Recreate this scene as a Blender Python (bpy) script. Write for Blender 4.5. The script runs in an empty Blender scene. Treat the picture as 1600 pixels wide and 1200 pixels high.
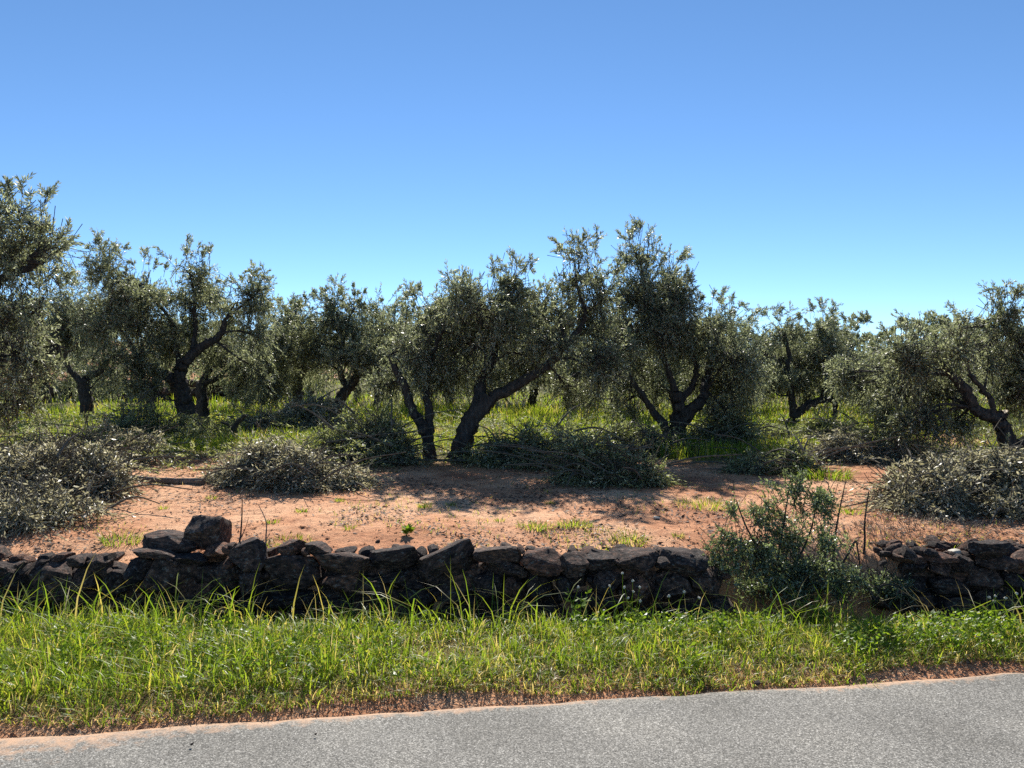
import bpy, bmesh, math, random
import numpy as np
from mathutils import Vector, Matrix, noise as mnoise

R = math.radians
scene = bpy.context.scene
col = scene.collection

# ------------------------------------------------------------------ camera, sky, sun, exposure
F_PX, CX, HY, CAM_H = 1202.0, 800.0, 590.0, 1.6
cam_data = bpy.data.cameras.new('camera')
cam_data.sensor_width = 36.0
cam_data.lens = 36.0 * F_PX / 1600.0
cam_data.clip_start = 0.05
cam_data.clip_end = 2000.0
cam = bpy.data.objects.new('camera', cam_data)
cam.location = (0, 0, CAM_H)
cam.rotation_euler = (R(90) - math.atan(10.0 / F_PX), 0, 0)
col.objects.link(cam)
scene.camera = cam

SUN_EL, SUN_AZ = 38.0, -2.0            # azimuth clockwise from +Y (the view direction)
world = bpy.data.worlds.new('World')
scene.world = world
world.use_nodes = True
wn = world.node_tree
wn.nodes.clear()
w_out = wn.nodes.new('ShaderNodeOutputWorld')
w_bg = wn.nodes.new('ShaderNodeBackground')
w_sky = wn.nodes.new('ShaderNodeTexSky')
w_sky.sky_type = 'NISHITA'
w_sky.sun_disc = False
w_sky.sun_elevation = R(SUN_EL)
w_sky.sun_rotation = R(SUN_AZ)
w_sky.altitude = 1200
w_sky.air_density = 0.68
w_sky.dust_density = 0.0
w_sky.ozone_density = 4.0
w_bg.inputs['Strength'].default_value = 0.113
w_hs = wn.nodes.new('ShaderNodeHueSaturation')
w_hs.inputs['Saturation'].default_value = 1.06
w_hs.inputs['Hue'].default_value = 0.4955
wn.links.new(w_sky.outputs[0], w_hs.inputs['Color'])
wn.links.new(w_hs.outputs[0], w_bg.inputs['Color'])
wn.links.new(w_bg.outputs[0], w_out.inputs['Surface'])

sun_data = bpy.data.lights.new('sun', 'SUN')
sun_data.energy = 5.0
sun_data.angle = R(0.53)
sun_data.color = (1.0, 0.95, 0.87)
sun = bpy.data.objects.new('sun', sun_data)
sd = Vector((math.sin(R(SUN_AZ)) * math.cos(R(SUN_EL)), math.cos(R(SUN_AZ)) * math.cos(R(SUN_EL)), math.sin(R(SUN_EL))))
sun.rotation_euler = sd.to_track_quat('Z', 'Y').to_euler()
sun.location = (0, 20, 30)
col.objects.link(sun)

scene.view_settings.view_transform = 'Standard'
scene.view_settings.look = 'None'
scene.view_settings.exposure = 0.62
scene.view_settings.gamma = 1.0
scene.cycles.max_bounces = 14
scene.cycles.diffuse_bounces = 10
scene.cycles.transmission_bounces = 12
scene.cycles.transparent_max_bounces = 8
scene.cycles.use_denoising = False

# ------------------------------------------------------------------ helpers
def P(px, py, d):
    """a point seen at photo pixel (px, py), d metres ahead"""
    return np.array([(px - CX) / F_PX * d, d, CAM_H - (py - HY) / F_PX * d])

def norm(v):
    return v / np.maximum(np.linalg.norm(v, axis=-1, keepdims=True), 1e-9)

_lat = np.random.default_rng(11).random((256, 256))
def vnoise(x, y, f=1.0, seed=0):
    x = np.asarray(x, float) * f + 17.3 * seed + 400; y = np.asarray(y, float) * f + 9.7 * seed + 400
    xi = np.floor(x).astype(int); yi = np.floor(y).astype(int)
    fx = x - xi; fy = y - yi
    fx = fx * fx * (3 - 2 * fx); fy = fy * fy * (3 - 2 * fy)
    a = _lat[xi % 256, yi % 256]; b = _lat[(xi + 1) % 256, yi % 256]
    c = _lat[xi % 256, (yi + 1) % 256]; e = _lat[(xi + 1) % 256, (yi + 1) % 256]
    return (a * (1 - fx) + b * fx) * (1 - fy) + (c * (1 - fx) + e * fx) * fy

def fbm(x, y, f=1.0, seed=0, o=3):
    s = 0; a = 0.5
    for k in range(o):
        s = s + a * vnoise(x, y, f * 2 ** k, seed + k); a *= 0.5
    return s / (1 - 0.5 ** o)

def sstep(a, b, x):
    t = np.clip((np.asarray(x, float) - a) / (b - a), 0, 1)
    return t * t * (3 - 2 * t)

def road_edge(x):
    x = np.asarray(x, float)
    return 3.77 + 0.148 * x + 0.05 * (vnoise(x, 0, 1.3, 5) - 0.5) + 0.035 * (vnoise(x, 0, 6.0, 6) - 0.5)

def gz(x, y):
    x = np.asarray(x, float); y = np.asarray(y, float)
    e = 3.77 + 0.148 * x
    v = -0.03 + 0.055 * sstep(-0.05, 0.35, y - e) + 0.02 * (vnoise(x, y, 3, 1) - .5)
    v = v - 0.17 * sstep(4.7, 5.15, y)
    gap = sstep(1.25, 1.6, x) * (1 - sstep(2.4, 2.8, x))
    f = 0.315 + 0.065 * sstep(5.6, 6.3, y) + 0.012 * np.clip(y - 6, 0, 26)
    f = f - 0.07 * (1 - sstep(-2.9, -2.0, x)) * (1 - sstep(6.0, 8.5, y))
    f = f + 0.05 * (fbm(x, y, 0.45, 2) - .5) * sstep(5.7, 7, y) + 0.022 * (fbm(x, y, 2.5, 3) - .5)
    far = sstep(30.2, 30.9, y) * (1 - sstep(-9.5, -7.5, x))
    f = f + 0.62 * far + (1 - sstep(-25, -16, x)) * sstep(31, 39, y) * 2.6
    t = sstep(5.40 - 0.15 * gap, 5.52 + 0.45 * gap, y)
    return v * (1 - t) + f * t

def new_mesh_np(name, verts, faces_flat, sizes, mat=None, attrs=None, smooth=False):
    me = bpy.data.meshes.new(name)
    verts = np.ascontiguousarray(verts, dtype=np.float32)
    me.vertices.add(len(verts)); me.vertices.foreach_set('co', verts.ravel())
    faces_flat = np.ascontiguousarray(faces_flat, dtype=np.int32).ravel()
    sizes = np.asarray(sizes, dtype=np.int32)
    me.loops.add(len(faces_flat)); me.loops.foreach_set('vertex_index', faces_flat)
    me.polygons.add(len(sizes))
    starts = np.zeros(len(sizes), dtype=np.int32); starts[1:] = np.cumsum(sizes)[:-1]
    me.polygons.foreach_set('loop_start', starts)
    if smooth:
        me.polygons.foreach_set('use_smooth', np.ones(len(sizes), dtype=bool))
    me.update(calc_edges=True)
    if attrs:
        for an, (dom, vals) in attrs.items():
            a = me.attributes.new(an, 'FLOAT', dom)
            a.data.foreach_set('value', np.ascontiguousarray(vals, dtype=np.float32))
    if mat: me.materials.append(mat)
    return me

def link(name, me, parent=None, label=None, cat=None, group=None, kind=None, loc=None):
    o = bpy.data.objects.new(name, me)
    col.objects.link(o)
    if loc is not None: o.location = [float(c) for c in loc]
    if parent: o.parent = parent
    if label: o['label'] = label
    if cat: o['category'] = cat
    if group: o['group'] = group
    if kind: o['kind'] = kind
    return o

def root(name, loc, label, cat, group=None):
    return link(name, None, None, label, cat, group, 'thing', loc)

class Buf:
    """collects geometry for one mesh"""
    def __init__(self): self.v = []; self.f = []; self.s = []; self.t = []; self.n = 0
    def add(self, v, f, size, tint=None):
        f = np.asarray(f); m = len(f)
        self.v.append(v); self.f.append((f + self.n).ravel()); self.s.append(np.full(m, size))
        self.t.append(np.zeros(m) if tint is None else tint); self.n += len(v)
    def mesh(self, name, mat, origin=(0, 0, 0), smooth=False):
        v = np.concatenate(self.v) - np.asarray(origin, float)
        return new_mesh_np(name, v, np.concatenate(self.f), np.concatenate(self.s), mat,
                           {'tint': ('FACE', np.concatenate(self.t))}, smooth)

def catmull(pts, n):
    pts = np.asarray(pts, float)
    if len(pts) == 2:
        t = np.linspace(0, 1, n)[:, None]; return pts[0] * (1 - t) + pts[1] * t
    p = np.vstack([2 * pts[0] - pts[1], pts, 2 * pts[-1] - pts[-2]])
    out = []
    ts = np.linspace(0, len(pts) - 1 - 1e-6, n)
    for t in ts:
        i = int(t); u = t - i
        a, b, c, d = p[i], p[i + 1], p[i + 2], p[i + 3]
        out.append(0.5 * ((2 * b) + (-a + c) * u + (2 * a - 5 * b + 4 * c - d) * u * u + (-a + 3 * b - 3 * c + d) * u ** 3))
    return np.array(out)

def tube(buf, pts, radii, sides=8, rough=0.0, rng=None, cap=True, tint=0.0):
    pts = np.asarray(pts, float); n = len(pts)
    radii = np.asarray(radii, float) * np.ones(n)
    tg = norm(np.gradient(pts, axis=0))
    ref = np.array([0.31, 0.2, 0.93]) if abs(tg[0][2]) < 0.8 else np.array([0.9, 0.3, 0.1])
    u = norm(np.cross(tg, ref)); w = np.cross(tg, u)
    a = np.linspace(0, 2 * math.pi, sides, endpoint=False)
    rr = radii[:, None] * np.ones((1, sides))
    if rough and rng is not None:
        lob = rng.normal(0, 1, (1, sides)); lob2 = rng.normal(0, 1, (n, sides))
        rr = rr * (1 + rough * (0.6 * lob + 0.6 * lob2))
    ring = pts[:, None, :] + rr[..., None] * (np.cos(a)[None, :, None] * u[:, None, :] + np.sin(a)[None, :, None] * w[:, None, :])
    v = ring.reshape(-1, 3)
    i = np.arange(n - 1)[:, None] * sides; j = np.arange(sides)[None, :]; j2 = (j + 1) % sides
    f = np.stack([i + j, i + j2, i + sides + j2, i + sides + j], -1).reshape(-1, 4)
    buf.add(v, f, 4, np.full(len(f), tint))
    if cap:
        c = np.vstack([ring[-1], pts[-1:]]); k = np.arange(sides)
        buf.add(c, np.stack([k, (k + 1) % sides, np.full(sides, sides)], -1), 3, np.full(sides, tint))

# ------------------------------------------------------------------ materials
def nt(name):
    m = bpy.data.materials.new(name); m.use_nodes = True
    t = m.node_tree; t.nodes.clear()
    o = t.nodes.new('ShaderNodeOutputMaterial')
    return m, t, o

def N(t, typ, **kw):
    n = t.nodes.new(typ)
    for k, v in kw.items():
        if k in n.inputs.keys(): n.inputs[k].default_value = v
        else: setattr(n, k, v)
    return n

def ramp(t, stops, src=None, interp='LINEAR'):
    r = t.nodes.new('ShaderNodeValToRGB'); r.color_ramp.interpolation = interp
    el = r.color_ramp.elements
    while len(el) > 1: el.remove(el[-1])
    el[0].position, el[0].color = stops[0][0], (*stops[0][1], 1)
    for p, c in stops[1:]:
        e = el.new(p); e.color = (*c, 1)
    if src is not None: t.links.new(src, r.inputs[0])
    return r

def leaf_material(name, stops, trans_col, trans=0.25, rough=0.4, spec=0.5):
    m, t, o = nt(name)
    at = N(t, 'ShaderNodeAttribute', attribute_name='tint')
    r = ramp(t, stops, at.outputs['Fac'])
    b = N(t, 'ShaderNodeBsdfPrincipled', Roughness=rough)
    b.inputs['Specular IOR Level'].default_value = spec
    t.links.new(r.outputs[0], b.inputs['Base Color'])
    tr = N(t, 'ShaderNodeBsdfTranslucent')
    mx = N(t, 'ShaderNodeMix', data_type='RGBA', blend_type='MULTIPLY')
    mx.inputs[0].default_value = 1.0
    t.links.new(r.outputs[0], mx.inputs[6]); mx.inputs[7].default_value = (*trans_col, 1)
    t.links.new(mx.outputs[2], tr.inputs['Color'])
    ms = N(t, 'ShaderNodeMixShader'); ms.inputs[0].default_value = trans
    t.links.new(b.outputs[0], ms.inputs[1]); t.links.new(tr.outputs[0], ms.inputs[2])
    t.links.new(ms.outputs[0], o.inputs['Surface'])
    return m

M = {}
M['olive'] = leaf_material('olive_leaf', [(0, (0.11, 0.125, 0.075)), (.5, (0.25, 0.268, 0.18)), (.8, (0.40, 0.415, 0.32)), (1, (0.56, 0.575, 0.49))],
                           (1.25, 1.28, 0.82), 0.5, 0.44, 0.6)
M['dry_olive'] = leaf_material('wilting_olive_leaf', [(0, (0.20, 0.19, 0.12)), (.5, (0.37, 0.35, 0.245)), (.8, (0.53, 0.50, 0.38)), (1, (0.68, 0.65, 0.54))],
                               (1.1, 1.06, 0.8), 0.45, 0.42, 0.6)
M['green_cut'] = leaf_material('green_cut_olive_leaf', [(0, (0.12, 0.135, 0.055)), (.5, (0.26, 0.275, 0.135)), (.8, (0.40, 0.405, 0.255)), (1, (0.56, 0.56, 0.43))],
                               (1.3, 1.4, 0.7), 0.42, 0.5, 0.5)
M['shrub'] = leaf_material('shrub_leaf', [(0, (0.11, 0.135, 0.075)), (.6, (0.235, 0.275, 0.17)), (1, (0.42, 0.45, 0.33))],
                           (1.3, 1.4, 0.7), 0.42, 0.38, 0.5)
M['grass'] = leaf_material('grass_blade', [(0, (0.06, 0.12, 0.015)), (.4, (0.17, 0.275, 0.026)), (.72, (0.32, 0.395, 0.045)), (.88, (0.50, 0.42, 0.13)), (1, (0.54, 0.45, 0.27))],
                           (1.5, 1.4, 0.8), 0.55, 0.42, 0.35)
M['litter'] = leaf_material('dry_litter', [(0, (0.05, 0.03, 0.025)), (.5, (0.14, 0.085, 0.06)), (.85, (0.28, 0.20, 0.13)), (1, (0.42, 0.33, 0.22))],
                            (1, 1, 1), 0.1, 0.7, 0.2)

def bark_material(name, c0, c1, c2, scale=1.0):
    m, t, o = nt(name)
    tc = N(t, 'ShaderNodeTexCoord')
    mp = N(t, 'ShaderNodeMapping'); mp.inputs['Scale'].default_value = (14 * scale, 14 * scale, 4 * scale)
    t.links.new(tc.outputs['Object'], mp.inputs[0])
    n1 = N(t, 'ShaderNodeTexNoise', Scale=1.6, Detail=6.0, Roughness=0.65); t.links.new(mp.outputs[0], n1.inputs['Vector'])
    r = ramp(t, [(.3, c0), (.52, c1), (.72, c2)], n1.outputs['Fac'])
    b = N(t, 'ShaderNodeBsdfPrincipled', Roughness=0.9); b.inputs['Specular IOR Level'].default_value = 0.2
    t.links.new(r.outputs[0], b.inputs['Base Color'])
    bp = N(t, 'ShaderNodeBump', Strength=1.0, Distance=0.04); t.links.new(n1.outputs['Fac'], bp.inputs['Height'])
    t.links.new(bp.outputs[0], b.inputs['Normal']); t.links.new(b.outputs[0], o.inputs['Surface'])
    return m
M['bark'] = bark_material('olive_bark', (0.022, 0.019, 0.017), (0.055, 0.048, 0.041), (0.11, 0.10, 0.086))
M['twig'] = bark_material('olive_twig', (0.07, 0.06, 0.045), (0.13, 0.115, 0.085), (0.2, 0.185, 0.15))
M['deadwood'] = bark_material('dead_wood', (0.10, 0.085, 0.07), (0.2, 0.175, 0.145), (0.33, 0.30, 0.26))

def plain(name, c, rough=0.7, spec=0.3):
    m, t, o = nt(name)
    tc = N(t, 'ShaderNodeTexCoord')
    n1 = N(t, 'ShaderNodeTexNoise', Scale=30.0, Detail=4.0); t.links.new(tc.outputs['Object'], n1.inputs['Vector'])
    r = ramp(t, [(.3, tuple(x * .75 for x in c)), (.7, tuple(min(1, x * 1.15) for x in c))], n1.outputs['Fac'])
    b = N(t, 'ShaderNodeBsdfPrincipled', Roughness=rough); b.inputs['Specular IOR Level'].default_value = spec
    t.links.new(r.outputs[0], b.inputs['Base Color']); t.links.new(b.outputs[0], o.inputs['Surface'])
    return m
M['cutwood'] = plain('sawn_wood', (0.62, 0.50, 0.34))
M['white_plastic'] = plain('white_plastic', (0.75, 0.74, 0.72), 0.4, 0.5)
M['petal'] = plain('pink_petal', (0.75, 0.52, 0.66))
M['seed'] = plain('pale_seed_head', (0.55, 0.50, 0.40))

def stone_material():
    m, t, o = nt('weathered_stone')
    tc = N(t, 'ShaderNodeTexCoord'); oi = N(t, 'ShaderNodeObjectInfo')
    ad = N(t, 'ShaderNodeVectorMath', operation='ADD')
    sc = N(t, 'ShaderNodeVectorMath', operation='SCALE'); sc.inputs['Scale'].default_value = 37.0
    cmb = N(t, 'ShaderNodeCombineXYZ')
    for k in range(3): t.links.new(oi.outputs['Random'], cmb.inputs[k])
    t.links.new(cmb.outputs[0], sc.inputs[0]); t.links.new(tc.outputs['Object'], ad.inputs[0]); t.links.new(sc.outputs[0], ad.inputs[1])
    n1 = N(t, 'ShaderNodeTexNoise', Scale=7.0, Detail=8.0, Roughness=0.68); t.links.new(ad.outputs[0], n1.inputs['Vector'])
    n2 = N(t, 'ShaderNodeTexNoise', Scale=45.0, Detail=5.0, Roughness=0.7); t.links.new(ad.outputs[0], n2.inputs['Vector'])
    n3 = N(t, 'ShaderNodeTexNoise', Scale=11.0, Detail=6.0, Roughness=0.6); t.links.new(ad.outputs[0], n3.inputs['Vector'])
    base = ramp(t, [(.34, (0.013, 0.011, 0.011)), (.45, (0.052, 0.039, 0.034)), (.55, (0.13, 0.085, 0.066)), (.67, (0.30, 0.185, 0.125))], n1.outputs['Fac'])
    tone = ramp(t, [(0, (0.38, 0.39, 0.42)), (.4, (0.65, 0.62, 0.63)), (.75, (1.0, 0.88, 0.80)), (1, (1.4, 0.98, 0.76))], oi.outputs['Random'])
    mul = N(t, 'ShaderNodeMix', data_type='RGBA', blend_type='MULTIPLY'); mul.inputs[0].default_value = 1
    t.links.new(base.outputs[0], mul.inputs[6]); t.links.new(tone.outputs[0], mul.inputs[7])
    lich = ramp(t, [(.57, (0, 0, 0)), (.63, (1, 1, 1))], n3.outputs['Fac'])
    lm = N(t, 'ShaderNodeMix', data_type='RGBA'); lmf = N(t, 'ShaderNodeMath', operation='MULTIPLY'); lmf.inputs[1].default_value = 0.35
    t.links.new(lich.outputs[0], lmf.inputs[0]); t.links.new(lmf.outputs[0], lm.inputs[0])
    t.links.new(mul.outputs[2], lm.inputs[6]); lm.inputs[7].default_value = (0.33, 0.32, 0.28, 1)
    b = N(t, 'ShaderNodeBsdfPrincipled', Roughness=0.88); b.inputs['Specular IOR Level'].default_value = 0.25
    t.links.new(lm.outputs[2], b.inputs['Base Color'])
    sm = N(t, 'ShaderNodeMath', operation='MULTIPLY_ADD'); sm.inputs[1].default_value = 0.35
    t.links.new(n2.outputs['Fac'], sm.inputs[0]); t.links.new(n1.outputs['Fac'], sm.inputs[2])
    bp = N(t, 'ShaderNodeBump', Strength=0.8, Distance=0.03); t.links.new(sm.outputs[0], bp.inputs['Height'])
    t.links.new(bp.outputs[0], b.inputs['Normal']); t.links.new(b.outputs[0], o.inputs['Surface'])
    return m
M['stone'] = stone_material()

def soil_material():
    m, t, o = nt('red_soil')
    g = N(t, 'ShaderNodeNewGeometry')
    at = N(t, 'ShaderNodeAttribute', attribute_name='cover')
    n1 = N(t, 'ShaderNodeTexNoise', Scale=0.9, Detail=7.0, Roughness=0.62); t.links.new(g.outputs['Position'], n1.inputs['Vector'])
    n2 = N(t, 'ShaderNodeTexNoise', Scale=9.0, Detail=7.0, Roughness=0.7); t.links.new(g.outputs['Position'], n2.inputs['Vector'])
    n3 = N(t, 'ShaderNodeTexNoise', Scale=70.0, Detail=4.0, Roughness=0.7); t.links.new(g.outputs['Position'], n3.inputs['Vector'])
    c1 = ramp(t, [(.32, (0.37, 0.165, 0.09)), (.46, (0.62, 0.30, 0.158)), (.62, (0.75, 0.435, 0.255))], n1.outputs['Fac'])
    c2 = ramp(t, [(.31, (0.38, 0.32, 0.31)), (.40, (0.84, 0.79, 0.77)), (.52, (1.1, 1.1, 1.08))], n2.outputs['Fac'])
    mul = N(t, 'ShaderNodeMix', data_type='RGBA', blend_type='MULTIPLY'); mul.inputs[0].default_value = 1
    t.links.new(c1.outputs[0], mul.inputs[6]); t.links.new(c2.outputs[0], mul.inputs[7])
    c3 = ramp(t, [(.3, (0.66, 0.64, 0.62)), (.5, (1.08, 1.08, 1.08))], n3.outputs['Fac'])
    mul2 = N(t, 'ShaderNodeMix', data_type='RGBA', blend_type='MULTIPLY'); mul2.inputs[0].default_value = 0.8
    t.links.new(mul.outputs[2], mul2.inputs[6]); t.links.new(c3.outputs[0], mul2.inputs[7])
    turf = ramp(t, [(.35, (0.10, 0.075, 0.035)), (.55, (0.17, 0.16, 0.05)), (.7, (0.25, 0.20, 0.08))], n2.outputs['Fac'])
    mx = N(t, 'ShaderNodeMix', data_type='RGBA')
    t.links.new(at.outputs['Fac'], mx.inputs[0]); t.links.new(mul2.outputs[2], mx.inputs[6]); t.links.new(turf.outputs[0], mx.inputs[7])
    b = N(t, 'ShaderNodeBsdfPrincipled', Roughness=0.95); b.inputs['Specular IOR Level'].default_value = 0.12
    t.links.new(mx.outputs[2], b.inputs['Base Color'])
    sm = N(t, 'ShaderNodeMath', operation='MULTIPLY_ADD'); sm.inputs[1].default_value = 0.3
    t.links.new(n3.outputs['Fac'], sm.inputs[0]); t.links.new(n2.outputs['Fac'], sm.inputs[2])
    bp = N(t, 'ShaderNodeBump', Strength=0.9, Distance=0.05); t.links.new(sm.outputs[0], bp.inputs['Height'])
    t.links.new(bp.outputs[0], b.inputs['Normal']); t.links.new(b.outputs[0], o.inputs['Surface'])
    return m
M['soil'] = soil_material()

def asphalt_material():
    m, t, o = nt('worn_asphalt')
    g = N(t, 'ShaderNodeNewGeometry')
    at = N(t, 'ShaderNodeAttribute', attribute_name='sand')
    v = N(t, 'ShaderNodeTexVoronoi', Scale=200.0); t.links.new(g.outputs['Position'], v.inputs['Vector'])
    n1 = N(t, 'ShaderNodeTexNoise', Scale=170.0, Detail=3.0, Roughness=0.7); t.links.new(g.outputs['Position'], n1.inputs['Vector'])
    n2 = N(t, 'ShaderNodeTexNoise', Scale=1.6, Detail=5.0); t.links.new(g.outputs['Position'], n2.inputs['Vector'])
    n3 = N(t, 'ShaderNodeTexNoise', Scale=14.0, Detail=6.0, Roughness=0.7); t.links.new(g.outputs['Position'], n3.inputs['Vector'])
    sep = N(t, 'ShaderNodeSeparateColor'); t.links.new(v.outputs['Color'], sep.inputs[0])
    c = ramp(t, [(0, (0.075, 0.072, 0.065)), (.4, (0.18, 0.172, 0.155)), (.82, (0.30, 0.287, 0.26)), (1, (0.52, 0.50, 0.46))], sep.outputs[0])
    c2 = ramp(t, [(.3, (0.72, 0.72, 0.71)), (.6, (1.1, 1.1, 1.1))], n1.outputs['Fac'])
    c3 = ramp(t, [(.36, (0.84, 0.82, 0.78)), (.5, (1.0, 0.98, 0.94)), (.64, (1.14, 1.11, 1.05))], n2.outputs['Fac'])
    m1 = N(t, 'ShaderNodeMix', data_type='RGBA', blend_type='MULTIPLY'); m1.inputs[0].default_value = 1
    m2 = N(t, 'ShaderNodeMix', data_type='RGBA', blend_type='MULTIPLY'); m2.inputs[0].default_value = 1
    t.links.new(c.outputs[0], m1.inputs[6]); t.links.new(c2.outputs[0], m1.inputs[7])
    t.links.new(m1.outputs[2], m2.inputs[6]); t.links.new(c3.outputs[0], m2.inputs[7])
    add = N(t, 'ShaderNodeMath', operation='ADD'); t.links.new(at.outputs['Fac'], add.inputs[0]); t.links.new(n3.outputs['Fac'], add.inputs[1])
    mask = ramp(t, [(.98, (0, 0, 0)), (1.0, (1, 1, 1))]); 
    mr = N(t, 'ShaderNodeMapRange'); mr.inputs[1].default_value = 0.88; mr.inputs[2].default_value = 1.12
    t.links.new(add.outputs[0], mr.inputs[0])
    mf = N(t, 'ShaderNodeMath', operation='MULTIPLY'); mf.inputs[1].default_value = 0.85; t.links.new(mr.outputs[0], mf.inputs[0])
    t.nodes.remove(mask)
    mx = N(t, 'ShaderNodeMix', data_type='RGBA'); t.links.new(mf.outputs[0], mx.inputs[0])
    t.links.new(m2.outputs[2], mx.inputs[6]); mx.inputs[7].default_value = (0.58, 0.36, 0.22, 1)
    b = N(t, 'ShaderNodeBsdfPrincipled', Roughness=0.85); b.inputs['Specular IOR Level'].default_value = 0.3
    t.links.new(mx.outputs[2], b.inputs['Base Color'])
    bp = N(t, 'ShaderNodeBump', Strength=0.6, Distance=0.004); t.links.new(sep.outputs[0], bp.inputs['Height'])
    t.links.new(bp.outputs[0], b.inputs['Normal']); t.links.new(b.outputs[0], o.inputs['Surface'])
    return m
M['asphalt'] = asphalt_material()

# ------------------------------------------------------------------ ground and road
def grid_mesh(name, xs, ys, zf, mat, attr=None):
    X, Y = np.meshgrid(xs, ys)
    Z = zf(X, Y)
    v = np.stack([X, Y, Z], -1).reshape(-1, 3)
    nx, ny = len(xs), len(ys)
    i = np.arange(ny - 1)[:, None] * nx; j = np.arange(nx - 1)[None, :]
    f = np.stack([i + j, i + j + 1, i + nx + j + 1, i + nx + j], -1).reshape(-1, 4)
    at = {k: ('POINT', fn(X, Y).ravel()) for k, fn in (attr or {}).items()}
    return new_mesh_np(name, v, f, np.full(len(f), 4), mat, at, True)

def turf_cover(X, Y):
    """where the earth is grown over with turf"""
    n = fbm(X, Y, 0.5, 8)
    far = sstep(10.3, 12.0, Y + 2.2 * (n - .5) + 0.9 * sstep(-6, -3, X) - 0.4)
    bank = sstep(31, 32, Y) * (1 - sstep(-18, -13, X))
    soilpatch = sstep(0.5, 0.62, fbm(X, Y, 0.35, 21)) * 0.7
    verge = (1 - sstep(4.9, 5.2, Y)) * sstep(0.05 + .12 * vnoise(X, Y, 3, 9), 0.32, Y - road_edge(X)) * 0.9
    return np.clip(far * (1 - soilpatch * (1 - sstep(14, 20, Y))) * (1 - bank) + verge, 0, 1)

xs = np.concatenate([-np.geomspace(400, 9, 34), np.arange(-8.8, 8.81, 0.11), np.geomspace(9, 400, 34)])
ys = np.concatenate([-np.geomspace(60, 1, 8), np.arange(0, 3.0, 0.3), np.arange(3.0, 12.0, 0.055), np.arange(12.0, 42, 0.3), np.geomspace(42.5, 900, 26)])
def ground_z(X, Y):
    z = gz(X, Y)
    rough = 0.018 * (fbm(X, Y, 7.0, 31) - .5) * sstep(5.7, 6.0, Y) * (1 - sstep(12, 14, Y))
    under = 1 - sstep(-0.08, 0.03, Y - road_edge(X))
    return (z + rough) * (1 - under) - 0.05 * under
ground = link('ground', grid_mesh('ground', xs, ys, ground_z, M['soil'], {'cover': turf_cover}), kind='structure')
ground['label'] = 'red earth of the olive grove and the road verge'

rx = np.concatenate([-np.geomspace(120, 9, 20), np.arange(-8.8, 8.81, 0.07), np.geomspace(9, 120, 20)])
rt = np.concatenate([np.array([-9, -6, -4, -2.5, -1.8]), np.arange(-1.4, 0.001, 0.07)])
RX, RT = np.meshgrid(rx, rt)
RY = road_edge(RX) + RT
RZ = 0.004 + 0.012 * sstep(0, -1.2, RT) - 0.02 * sstep(-0.07, 0.0, RT)
v = np.stack([RX, RY, RZ], -1).reshape(-1, 3)
nx, ny = len(rx), len(rt)
ii = np.arange(ny - 1)[:, None] * nx; jj = np.arange(nx - 1)[None, :]
f = np.stack([ii + jj, ii + jj + 1, ii + nx + jj + 1, ii + nx + jj], -1).reshape(-1, 4)
sand = np.clip(0.55 + 2.2 * RT * (1.0 - 0.62 * (1 - sstep(-2.4, -0.6, RX))), 0, 1) * (0.7 + 0.6 * vnoise(RX, RT * 0, 0.9, 44))
road = link('road', new_mesh_np('road', v, f, np.full(len(f), 4), M['asphalt'], {'sand': ('POINT', sand.ravel())}, True), kind='structure')
road['label'] = 'grey worn asphalt road with sand drifted along its edge'

# ------------------------------------------------------------------ stones
def rock_mesh(name, seed, res=10, boxy=6.0, clips=13, rough=0.07):
    """an angular quarry stone filling -0.5..0.5"""
    rng = np.random.default_rng(seed)
    bm = bmesh.new()
    bmesh.ops.create_cube(bm, size=2.0)
    bmesh.ops.subdivide_edges(bm, edges=bm.edges[:], cuts=res - 1, use_grid_fill=True)
    co = np.array([v.co[:] for v in bm.verts])
    k = (np.abs(co) ** boxy).sum(1) ** (1 / boxy)
    co = co / k[:, None]
    co = co * (1 + 0.12 * rng.normal(size=3))
    sh = rng.normal(0, 0.14, (3, 3)); np.fill_diagonal(sh, 0); co = co + co @ sh
    for _ in range(clips):
        n = norm(rng.normal(size=3)); dd = rng.uniform(0.62, 1.0)
        s = co @ n - dd
        co = co - np.where(s > 0, s, 0)[:, None] * n
    off = rng.uniform(0, 50, 3)
    for i, c in enumerate(co):
        q = Vector(c * 1.3 + off)
        co[i] = c * (1 + rough * mnoise.noise(q * 1.2) + rough * 0.6 * mnoise.noise(q * 3.1) + rough * 0.5 * mnoise.noise(q * 6.5))
    lo, hi = co.min(0), co.max(0)
    co = (co - (lo + hi) / 2) / (hi - lo)
    for v, c in zip(bm.verts, co): v.co = c
    me = bpy.data.meshes.new(name)
    bm.to_mesh(me); bm.free()
    me.polygons.foreach_set('use_smooth', np.ones(len(me.polygons), dtype=bool))
    me.set_sharp_from_angle(angle=R(20))
    me.materials.append(M['stone'])
    return me

rock_pool = [rock_mesh('rock_shape', 100 + k) for k in range(26)]
small_pool = [rock_mesh('small_rock_shape', 300 + k, res=3, boxy=3.0, clips=5) for k in range(10)]
rs = random.Random(5)

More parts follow.
